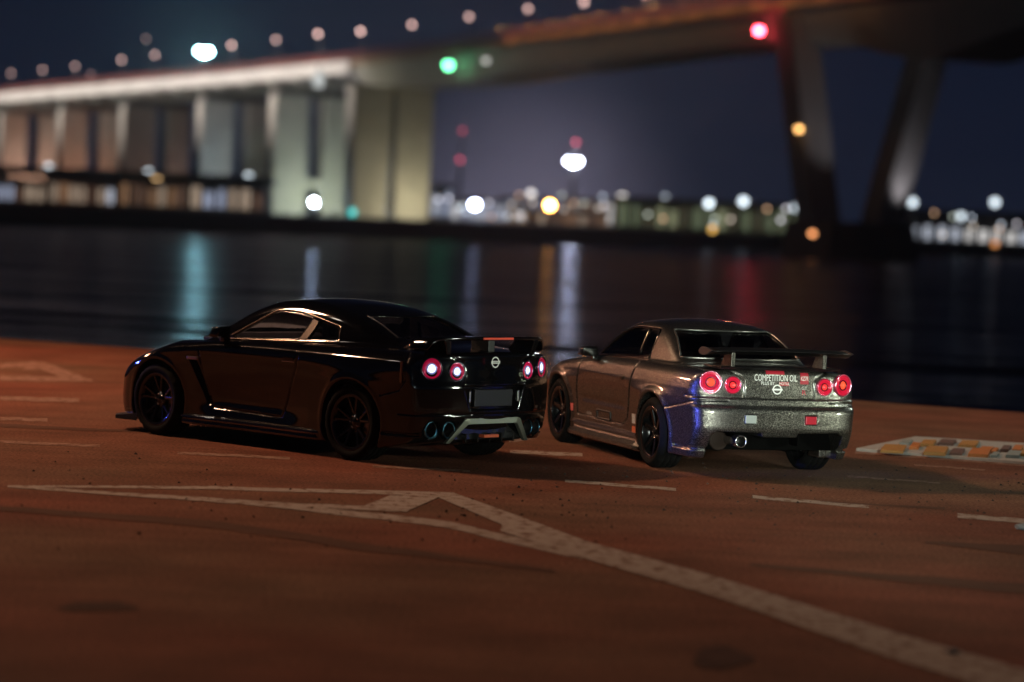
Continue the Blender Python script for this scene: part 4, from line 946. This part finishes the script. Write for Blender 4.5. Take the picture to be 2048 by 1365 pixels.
def skin35(x, y, z):
    y = np.abs(y)
    zz = np.clip((.93 - z) / .22, 0, 1); zz = zz * zz * (3 - 2 * zz)
    W = W35(z) * P35(x) + .006 * (np.exp(-((np.hypot(x, z - .352) - .425) / .025)**2) + np.exp(-((np.hypot(x - 2.79, z - .352) - .427) / .025)**2)) + zz * (.034 * np.exp(-((x + .1) / .5)**2) + .016 * np.exp(-((x - 2.79) / .48)**2))
    W = W - .030 * np.exp(-((z - .42) / .16)**2) * np.clip((x - .6) * 2.2, 0, 1) * np.clip((2.3 - x) * 2.2, 0, 1)
    top = z - T35(x) + .05 * (y / .85)**2 - .035 * np.exp(-((x - 2.75) / .45)**2) * np.exp(-((y - .72) / .16)**2)
    low = smax((y - W) * .96, top, .075)
    yr = np.minimum(y, 1.05) / .85
    rr = R35Z(z) + .10 * yr**2 + .045 * yr**5 - x; ff = (x - F35Z(z) + .30 * (y / .9)**4) * .9
    low = smax(low, rr, .035)
    low = smax(low, ff, .10)
    low = smax(low, .15 + .09 * np.clip((-x - .38) / .45, 0, 1) - z, .03)
    gh = smax((y - G35Z(z) * G35P(x)) * .93, (z - ROOF35(x) + .03 * (y / .55)**2) * .94, .085)
    gh = np.maximum(np.maximum(gh, .85 - z), np.maximum(rr, ff) + .06)
    return smin(low, gh, .03)
def body35(x, y, z):
    y = np.abs(y); o = skin35(x, y, z); b = o
    for ax, rr in ((0.0, .400), (2.79, .402)):
        b = smax(b, -np.maximum(np.hypot(x - ax, z - .352) - rr, .52 - y), .012)
    cav = np.maximum(np.maximum((y - (G35Z(np.maximum(z, 1.03)) * G35P(x) - .045)), z - ROOF35(x) + .03 * (y / .55)**2 + .04), np.maximum(.45 - z, np.maximum(-.22 - x, x - 2.1)))
    b = np.maximum(b, -cav)
    up = z > .95
    if up.any():
        X, Y, Z = x[up], y[up], z[up]
        w = np.maximum(np.minimum(poly2(X, Z, WINA35), poly2(X, Z, WINB35)), .42 - Y)
        w = np.minimum(w, np.maximum(np.maximum(poly2(Y, Z, RGL35), X - .60), -.35 - X))
        w = np.minimum(w, np.maximum(poly2(Y, Z, WSH35), 1.25 - X))
        b = b.copy(); b[up] = smax(b[up], -np.maximum(w, .98 - Z), .010)
    m = np.abs(o) < .09
    if m.any():
        X, Y, Z, O = x[m], y[m], z[m], o[m]; bb = b[m]
        # plate recess, diffuser tunnel, exhaust openings, fender slot
        bb = smax(bb, -np.maximum(np.maximum(poly2(Y, Z, REC35), X + .6), -(O + .055)), .014)
        bb = smax(bb, -np.maximum(np.maximum(poly2(Y, Z, DIF35) + .012, X + .5), -(O + .075)), .012)
        for yy in (.525, .695): bb = np.maximum(bb, -np.maximum(np.hypot(Y - yy, Z - .345) - .084, X + .6))
        bb = smax(bb, -np.maximum(np.maximum(poly2(X, Z, [(2.31,.80),(2.20,.80),(2.03,.36),(2.06,.36)]), .6 - Y), -(O + .045)), .014)
        bb = smax(bb, -np.maximum(np.maximum(np.maximum(np.abs(Z - .30) - .012, X + .42), .80 - Y), -(O + .02)), .01)
        # panel gaps
        bb = groove(O, bb, np.where(Y > .55, seg2(X, Z, D35), 9), .010)
        bb = groove(O, bb, np.where((Y > .55) & (X < -.3), seg2(X, Z, [(-.40,.64),(-.62,.70),(-.70,.80),(-.70,.98)]), 9), .009)
        bb = groove(O, bb, np.where(X < -.72, seg2(Y, Z, [(.60,1.05),(.40,.97),(.37,.80),(.42,.755)]), 9), .009)
        bb = groove(O, bb, np.where((X < -.6) & (Z < .7), np.abs(Z - .485), 9), .008)
        b = b.copy(); b[m] = bb
    return b
def build_black():
    C = empty('sports_coupe', (-.8320, 25.9599, 0), 2.3960)
    tag(C, 'glossy black coupe with low rear wing and white lit centres in its tail lamps', 'car')
    V, Q = snet(body35, (-1.10, 0, .11), (3.76, 1.02, 1.50), .009)
    cen = V[Q].mean(1); x, y, z = cen.T; o = skin35(x, y, z); ya = np.abs(y)
    outer = o > -.035; used = np.zeros(len(Q), bool)
    door = outer & in_poly(x, z, D35 + [(2.2, 1.04)]) & (ya > .55) & (z < 1.03)
    lid = outer & (((x < -.72) & in_poly(ya, z, [(.60,1.2),(.60,1.05),(.40,.97),(.37,.80),(.42,.755),(0,.755),(0,1.2)])) | ((x < -.30) & (z > 1.0) & (ya < .6)))
    bump = (o > -.08) & ~lid & (x < -.40) & ((z < .64) | ((x < -.70) & (z < .75))) & ((x < -.5) | (ya > .8))
    front = outer & (x > 3.0) & (z < .62)
    hood = outer & (x > 2.05) & (z > .83) & (ya < .62)
    inner = ~outer & (z > .44) & (x > -.25) & (x < 2.15) & (ya < .80)
    for nm, s in (('door', door & (y > 0)), ('door', door & (y < 0)), ('trunk_lid', lid), ('rear_bumper', bump), ('front_bumper', front), ('hood', hood)):
        s = s & ~used; used |= s; link(nm, submesh(nm, V, Q, s), PB, C)
    link('cabin_lining', submesh('cabin_lining', V, Q, inner & ~used), SEAT, C); used |= inner
    link('body_shell', submesh('body_shell', V, Q, ~used), PB, C)
    doors = [c for c in C.children if c.name.split('.')[0] == 'door']
    def glassF(x, y, z): return skin35(x, y, z) + .012
    Vg, Qg = snet(glassF, (-.5, 0, .95), (2.3, .86, 1.48), .014)
    X, Y, Z = Vg[Qg].mean(1).T; Ya = np.abs(Y)
    a = (poly2(X, Z, WINA35) < .012) & (Ya > .45); b = (poly2(X, Z, WINB35) < .012) & (Ya > .45); rear = (poly2(Y, Z, RGL35) < .012) & (X < .62); fr = (poly2(Y, Z, WSH35) < .012) & (X > 1.25)
    for nm, s in (('door_window', a & (Y > 0)), ('door_window', a & (Y < 0)), ('quarter_window', b & (Y > 0)), ('quarter_window', b & (Y < 0)), ('rear_window', rear & ~a & ~b), ('windscreen', fr & ~a)):
        link(nm, submesh(nm, Vg, Qg, s), GL1, C)
    S = skin35; TRIM = mat('bronze_window_trim', (.30, .25, .21), .22, 1.0)
    for sg in (1, -1):
        trim_line('window_trim', S, WALL35, TRIM, C, 'left', .008, sg, 140, True, .003)
        trim_line('window_seal', S, WINA35, GLOSSB, C, 'left', .007, sg, 70, True, .001)
        trim_line('hatch_trim', S, [(sg * .52, 1.14), (sg * .44, 1.325)], GLOSSB, C, 'hatch', .009, 1, 24, False)
        H = march(S, np.array([[.900, .6, 1.068], [.862, .6, 1.17], [.822, .6, 1.262], [.772, .6, 1.252], [.74, .6, 1.245], [.755, .6, 1.17], [.80, .6, 1.078], [.85, .6, 1.072]]), np.array([0, 1., 0])) + np.array([0, .004, 0]); H[:, 1] *= sg
        link('pillar_panel', pymesh('pillar_panel', H, [(0, 1, 6, 7), (1, 2, 3, 4, 5, 6)] if sg > 0 else [(7, 6, 1, 0), (6, 5, 4, 3, 2, 1)]), TRIM, C)
    # skirts and front lip
    for sg in (1, -1):
        def sk(bm, sg=sg):
            st = [(.42, -.02), (.52, .0), (1.4, -.022), (2.25, -.004), (2.42, -.02)]
            prof = [(.82, .265), (.895, .250), (.918, .235), (.920, .215), (.900, .195), (.905, .170), (.895, .150), (.80, .140)]
            rows = [[bm.verts.new((xx, sg * (p[0] + dy), p[1])) for p in prof] for xx, dy in st]
            for a, b in zip(rows[:-1], rows[1:]):
                for i in range(len(prof) - 1): bm.faces.new((a[i], a[i+1], b[i+1], b[i]))
            bm.faces.new(rows[0]); bm.faces.new(rows[-1][::-1])
        link('side_skirt', bmm('side_skirt', sk), GLOSSB, C)
    def lip(bm):
        n = 21; A, B, Cc, Dd = [], [], [], []
        for yy in np.linspace(-.90, .90, n):
            xo = 3.72 - .30 * (abs(yy) / .9)**4
            A.append(bm.verts.new((xo, yy, .115))); B.append(bm.verts.new((xo, yy, .150))); Cc.append(bm.verts.new((xo - .30, yy * .97, .19))); Dd.append(bm.verts.new((xo - .30, yy * .97, .115)))
        for L, M in ((A, B), (B, Cc), (Cc, Dd), (Dd, A)):
            for i in range(n - 1): bm.faces.new((L[i], L[i+1], M[i+1], M[i]))
        for i in (0, n - 1): bm.faces.new((A[i], B[i], Cc[i], Dd[i]))
    link('front_lip', bmm('front_lip', lip), PLAS, C)
    # tail lamps
    ringm = mat('lamp_bezel_dark', (.10, .07, .12), .2, .9)
    lens = mat('red_lens_dark', (.40, .004, .05), .10, coat=1, emit=(1, .010, .10), estr=.18)
    core = mat('lamp_core_white', (.5, .5, .6), .2, emit=(.74, .74, 1.0), estr=1.7)
    midm = mat('lamp_reflector_blue', (.35, .38, .75), .2, .9, emit=(.45, .5, 1.0), estr=.25)
    for (yy, zz, R) in ((.735, .905, .098), (.475, .882, .084), (-.475, .882, .084), (-.735, .905, .098)):
        H = march(S, np.array([[-.9, yy - .05, zz], [-.9, yy + .05, zz], [-.9, yy, zz]]), np.array([-1., 0, 0]))
        rz = -math.atan2(H[1][0] - H[0][0], .10)
        disc_lamp(C, 'tail_lamp', (H[2][0] + .004, yy, zz), rz, R, ringm, lens, core, midm, .03, 1.05)
    # boot badge, plate, diffuser
    em = drape('emblem', S, ring2(.040, .052), WHITE_P, C, 'rear', .0, .965, .006)
    eb = drape('emblem_bar', S, grid2(.115, .026), WHITE_P, em, 'rear', .0, .965, .009)
    drape('lettering', S, text_mesh('NISSAN', .022, 1.05), PLAS, eb, 'rear', .0, .965, .012)
    drape('lettering', S, text_mesh('GT-R', .05, 1.0), mat('pale_badge', (.6, .62, .5), .35, .6), C, 'rear', -.385, .845, .006)
    drape('lettering', S, text_mesh('nismo', .03, 1.0), mat('pale_badge', (.6, .62, .5), .35, .6), C, 'rear', -.40, .79, .006)
    pl = link('plate_holder', boxm('plate_holder', (-.935, -.255, .555), (-.905, .255, .715), .008), mat('plate_black', (.006, .006, .007), .3), C)
    for sg in (1, -1): link('plate_light', boxm('plate_light', (-.945, sg * .325 - .012, .60), (-.915, sg * .325 + .012, .70), .004), CHROME, pl)
    def dfr(bm):
        path = [(.555, .222), (.372, .440), (.33, .452), (-.33, .452), (-.372, .440), (-.555, .222)]
        P = np.array(path); nx = np.array([march(S, np.array([[-.9, p[0], max(p[1], .31)]]), np.array([-1., 0, 0]))[0][0] for p in path])
        inn = [(.505, .222), (.335, .392), (.30, .398), (-.30, .398), (-.335, .392), (-.505, .222)]
        o1 = [bm.verts.new((nx[i] - .012, *path[i])) for i in range(6)]; i1 = [bm.verts.new((nx[i] - .012, *inn[i])) for i in range(6)]
        o2 = [bm.verts.new((nx[i] + .03, *path[i])) for i in range(6)]; i2 = [bm.verts.new((nx[i] + .03, *inn[i])) for i in range(6)]
        for a, b in ((o1, i1), (i1, i2), (i2, o2), (o2, o1)):
            for i in range(5): bm.faces.new((a[i], a[i+1], b[i+1], b[i]))
        for i in (0, 5): bm.faces.new((o1[i], i1[i], i2[i], o2[i]))
    link('diffuser_frame', bmm('diffuser_frame', dfr, .004), PEWTER, C)
    df = link('diffuser', bmm('diffuser', lambda bm: hexa(bm, [(-.86, -.50, .245), (.0, -.50, .20), (.0, .50, .20), (-.86, .50, .245), (-.84, -.37, .38), (.0, -.4, .36), (.0, .4, .36), (-.84, .37, .38)]), .008), GLOSSB, C)
    for yy in (-.32, -.16, 0, .16, .32): link('diffuser_fin', boxm('diffuser_fin', (-.91, yy - .008, .225), (-.5, yy + .008, .31), .003), GLOSSB, df)
    link('fog_lamp', boxm('fog_lamp', (-.93, -.10, .268), (-.86, .10, .298), .006), mat('fog_orange', (.55, .10, .04), .3, coat=.6), C)
    bl = mat('blued_steel', (.10, .26, .36), .25, 1.0)
    for sg in (1, -1):
        for yy, xx in ((.525, -.86), (.695, -.80)):
            t = link('exhaust_tip', lathem('exhaust_tip', [(.068, .26), (.077, .26), (.079, -.02), (.075, -.03), (.066, -.026), (.065, -.018)], 32, 'x'), bl, C, (xx, sg * yy, .345))
            link('pipe_bore', lathem('pipe_bore', [(.001, .12), (.065, .12), (.0655, -.017)], 24, 'x'), PLAS, t)
    # pedestal wing whose ends curl down to the quarter panels
    def wing(bm):
        rows = []
        for yy in np.linspace(-.80, .80, 41):
            t = abs(yy) / .80; d = max(0, (t - .86) / .14); dz = -.10 * d**1.8 - .012 * t * t; dx = .10 * t**2 + .05 * d
            c, th = .30 - .05 * d, .026
            pr = [(-.66, .006), (-.74, .018), (-.86, .024), (-.955, .026), (-.965, .010), (-.955, -.006), (-.86, -.010), (-.74, -.008), (-.665, -.003)]
            rows.append([bm.verts.new((q[0] + dx, yy * (1 - .03 * d), 1.176 + q[1] + dz)) for q in pr])
        k = 9
        for a, b in zip(rows[:-1], rows[1:]):
            for i in range(k): bm.faces.new((a[i], a[(i+1) % k], b[(i+1) % k], b[i]))
        bm.faces.new(rows[0]); bm.faces.new(rows[-1][::-1])
    wg = link('rear_wing', bmm('rear_wing', wing, smooth=True), PB, C)
    for sg in (-1, 1): 
        link('wing_support', bmm('wing_support', lambda bm: hexa(bm, [(-.88, sg * .56 - .03, 1.03), (-.58, sg * .56 - .03, 1.05), (-.58, sg * .56 + .03, 1.05), (-.88, sg * .56 + .03, 1.03), (-.90, sg * .60 - .04, 1.17), (-.66, sg * .60 - .04, 1.17), (-.66, sg * .60 + .04, 1.17), (-.90, sg * .60 + .04, 1.17)]), .012), PB, wg)
    link('wing_support', boxm('wing_support', (-.88, -.045, 1.03), (-.66, .045, 1.172), .01), PLAS, wg)
    link('brake_light', boxm('brake_light', (-.971, -.20, 1.174), (-.958, .20, 1.194), .004), mat('brake_red', (.55, .06, .03), .3, emit=(1, .12, .05), estr=.12), wg)
    # mirrors, handles, vent trim, markers, headlamps
    for sg in (1, -1):
        mm = link('door_mirror', bmm('door_mirror', lambda bm: hexa(bm, [(1.78, sg * .84, 1.02), (1.94, sg * .84, 1.02), (1.92, sg * 1.03, 1.03), (1.79, sg * 1.03, 1.03), (1.77, sg * .85, 1.14), (1.90, sg * .85, 1.135), (1.88, sg * 1.01, 1.13), (1.78, sg * 1.01, 1.135)]), .028, True, 3), PB, C)
        link('mirror_foot', boxm('mirror_foot', (1.84, min(sg * .80, sg * .88), .985), (1.91, max(sg * .80, sg * .88), 1.04), .012), GLOSSB, mm)
        yv = march(S, np.array([[.86, .6, .885], [2.26, .6, .79], [-.66, .6, .87]]), np.array([0, 1., 0]))[:, 1]
        link('handle', boxm('handle', (.80, -.012, -.018), (.95, .010, .018), .008), PB, doors[0] if sg > 0 else doors[1], (0, sg * yv[0], .885))
        link('handle_recess', boxm('handle_recess', (.78, -.012, -.032), (.97, .003, -.024), .002), CHROME, doors[0] if sg > 0 else doors[1], (0, sg * yv[0], .885))
        link('vent_trim', boxm('vent_trim', (-.07, -.014, -.016), (.09, .012, .016), .008), mat('bronze_trim', (.45, .34, .26), .3, 1.0), C, (2.25, sg * yv[1], .80))
        link('side_marker', boxm('side_marker', (-.016, -.02, -.10), (.016, .006, .10), .006), mat('marker_lens', (.05, .02, .015), .15, coat=1), C, (-.66, sg * yv[2], .865))
        link('headlamp', bmm('headlamp', lambda bm: hexa(bm, [(3.02, sg * .62, .68), (3.44, sg * .56, .60), (3.40, sg * .74, .60), (3.05, sg * .86, .68), (2.95, sg * .60, .82), (3.36, sg * .56, .745), (3.32, sg * .72, .73), (2.95, sg * .82, .82)]), .015), mat('headlamp_glass', (.3, .3, .3), .1, .5, coat=1), C)
        make_wheel(C, (0, sg * .925, .357), sg, .357, .27, .262, 'y', RIMB)
        make_wheel(C, (2.79, sg * .915, .357), sg, .357, .26, .262, 'y', RIMB)
        simple_seat(C, 1.12, sg * .38)
        link('hood_vent', boxm('hood_vent', (2.42, sg * .42 - .07, .962), (2.60, sg * .42 + .07, .990), .008), PLAS, C)
    link('dashboard', boxm('dashboard', (1.68, -.70, .62), (2.02, .70, .98), .05), SEAT, C)
    link('rear_bench', boxm('rear_bench', (.0, -.55, .45), (.42, .55, 1.0), .06), SEAT, C)
    link('underbody', boxm('underbody', (-.1, -.62, .16), (3.2, .62, .44), .02), PLAS, C)
    return C

# ================================================================== added lights outside the frame, standing in for off-camera lamps
def unseen_lamp(name, base, h, aim, col, power, size, label, spot=None):
    e = empty(name, tuple(base)); tag(e, label, 'lamp post')
    head = Vector((0, 0, h)); d = Vector(aim) - (Vector(base) + head); q = d.to_track_quat('-Z', 'Y')
    link('post', tubem('post', [(0, 0, 0), (0, 0, h * .5), (0, 0, h + .25)], [.09, .075, .06], 12), POSTM, e)
    link('base_plate', boxm('base_plate', (-.2, -.2, 0), (.2, .2, .04), .008), POSTM, e)
    c = link('lamp_case', boxm('lamp_case', (-size[0] / 2 - .04, -size[1] / 2 - .04, .02), (size[0] / 2 + .04, size[1] / 2 + .04, .16), .02), POSTM, e, head); c.rotation_euler = q.to_euler()
    L = bpy.data.lights.new('lamp_light', 'AREA'); L.shape = 'RECTANGLE'; L.size, L.size_y = size; L.energy = power; L.color = col
    if spot: L.spread = rad(spot)
    o = bpy.data.objects.new('lamp_light', L); COL.objects.link(o); o.parent = e; o.location = head; o.rotation_euler = q.to_euler()
    return e
unseen_lamp('added_warm_lamp', (-14.6, 32.3, 0), 13.6, (-.8, 26.5, .5), (1.0, .56, .34), 2500, (2.4, 1.3), 'tall sodium lamp post standing on the quay beyond the black coupe\'s nose')  # unseen warm key light for the cars, built as a lamp post
unseen_lamp('added_warm_lamp', (-12.5, 39.5, 0), 6.0, (-6, 38, 0), (1.0, .42, .24), 520, (.9, .35), 'unseen reddish light added on a low post close to the edge of the quay')  # added to redden the paving at the far left
unseen_lamp('added_white_lamp', (15.5, 20.5, 0), 2.4, (1.4, 25.8, .85), (.90, 1.0, .80), 24, (1.0, .5), 'unseen cool white light added on a short stand behind the grey coupe', 26)  # unseen white light for the grey coupe's tail
unseen_lamp('added_white_lamp', (3.2, 8.0, 0), 1.9, (2.2, 25.6, .9), (.90, 1.0, .86), 40, (.8, .5), 'small unseen light added on a short stand facing the lettering of the grey coupe', 20)  # added so that the boot lettering reads
unseen_lamp('added_rim_lamp', (12.5, 37.0, 0), 8.0, (1.0, 26.5, .5), (.86, 1.0, .86), 380, (1.3, .5), 'unseen cool white rim light added near the edge of the quay beyond the grey coupe')  # added for pale rim highlights on the cars' edges
def unseen_blue_spot(base, h, aim, cone, power, label):
    e = empty('added_blue_lamp', base); tag(e, label, 'added light')
    d = Vector(aim) - Vector((base[0], base[1], h)); q = d.to_track_quat('-Z', 'Y').to_euler()
    link('post', tubem('post', [(0, 0, 0), (0, 0, h)], .09, 14), POSTM, e)
    c = link('lamp_case', lathem('lamp_case', [(.001, .22), (.10, .22), (.12, .16), (.12, -.02), (.10, -.02), (.10, .02)], 20, 'z'), POSTM, e, (0, 0, h)); c.rotation_euler = q
    L = bpy.data.lights.new('lamp_light', 'SPOT'); L.energy = power; L.color = (.10, .13, 1.0); L.spot_size = rad(cone); L.spot_blend = .35; L.shadow_soft_size = .08
    o = bpy.data.objects.new('lamp_light', L); COL.objects.link(o); o.parent = e; o.location = (0, 0, h); o.rotation_euler = q
unseen_blue_spot((-9.5, 19.5, 0), 1.0, (1.56, 25.30, .46), 5.0, 16000, 'blue bollard spotlight aimed past the black coupe at the grey coupe\'s rear corner')  # unseen blue light added for the grey coupe's rear corner
unseen_blue_spot((-9.2, 31.0, 0), 1.2, (-3.7, 27.9, .75), 14, 500, 'blue bollard spotlight aimed at the black coupe\'s nose')  # unseen blue light added for the black coupe's nose

build_grey(); build_black()

# ------------------------------------------------------------------ night haze over the harbour
hz = bpy.data.materials.new('night_haze'); hz.use_nodes = True; hn = hz.node_tree.nodes; hn.clear(); ho = hn.new('ShaderNodeOutputMaterial'); hv = hn.new('ShaderNodeVolumePrincipled')
hv.inputs['Color'].default_value = (.9, .92, 1, 1); hv.inputs['Density'].default_value = .00020; hv.inputs['Anisotropy'].default_value = .88
hz.node_tree.links.new(hv.outputs[0], ho.inputs['Volume'])
tag(link('haze', boxm('haze', (-1600, -120, -5), (1600, 2600, 70)), hz), kind='stuff')
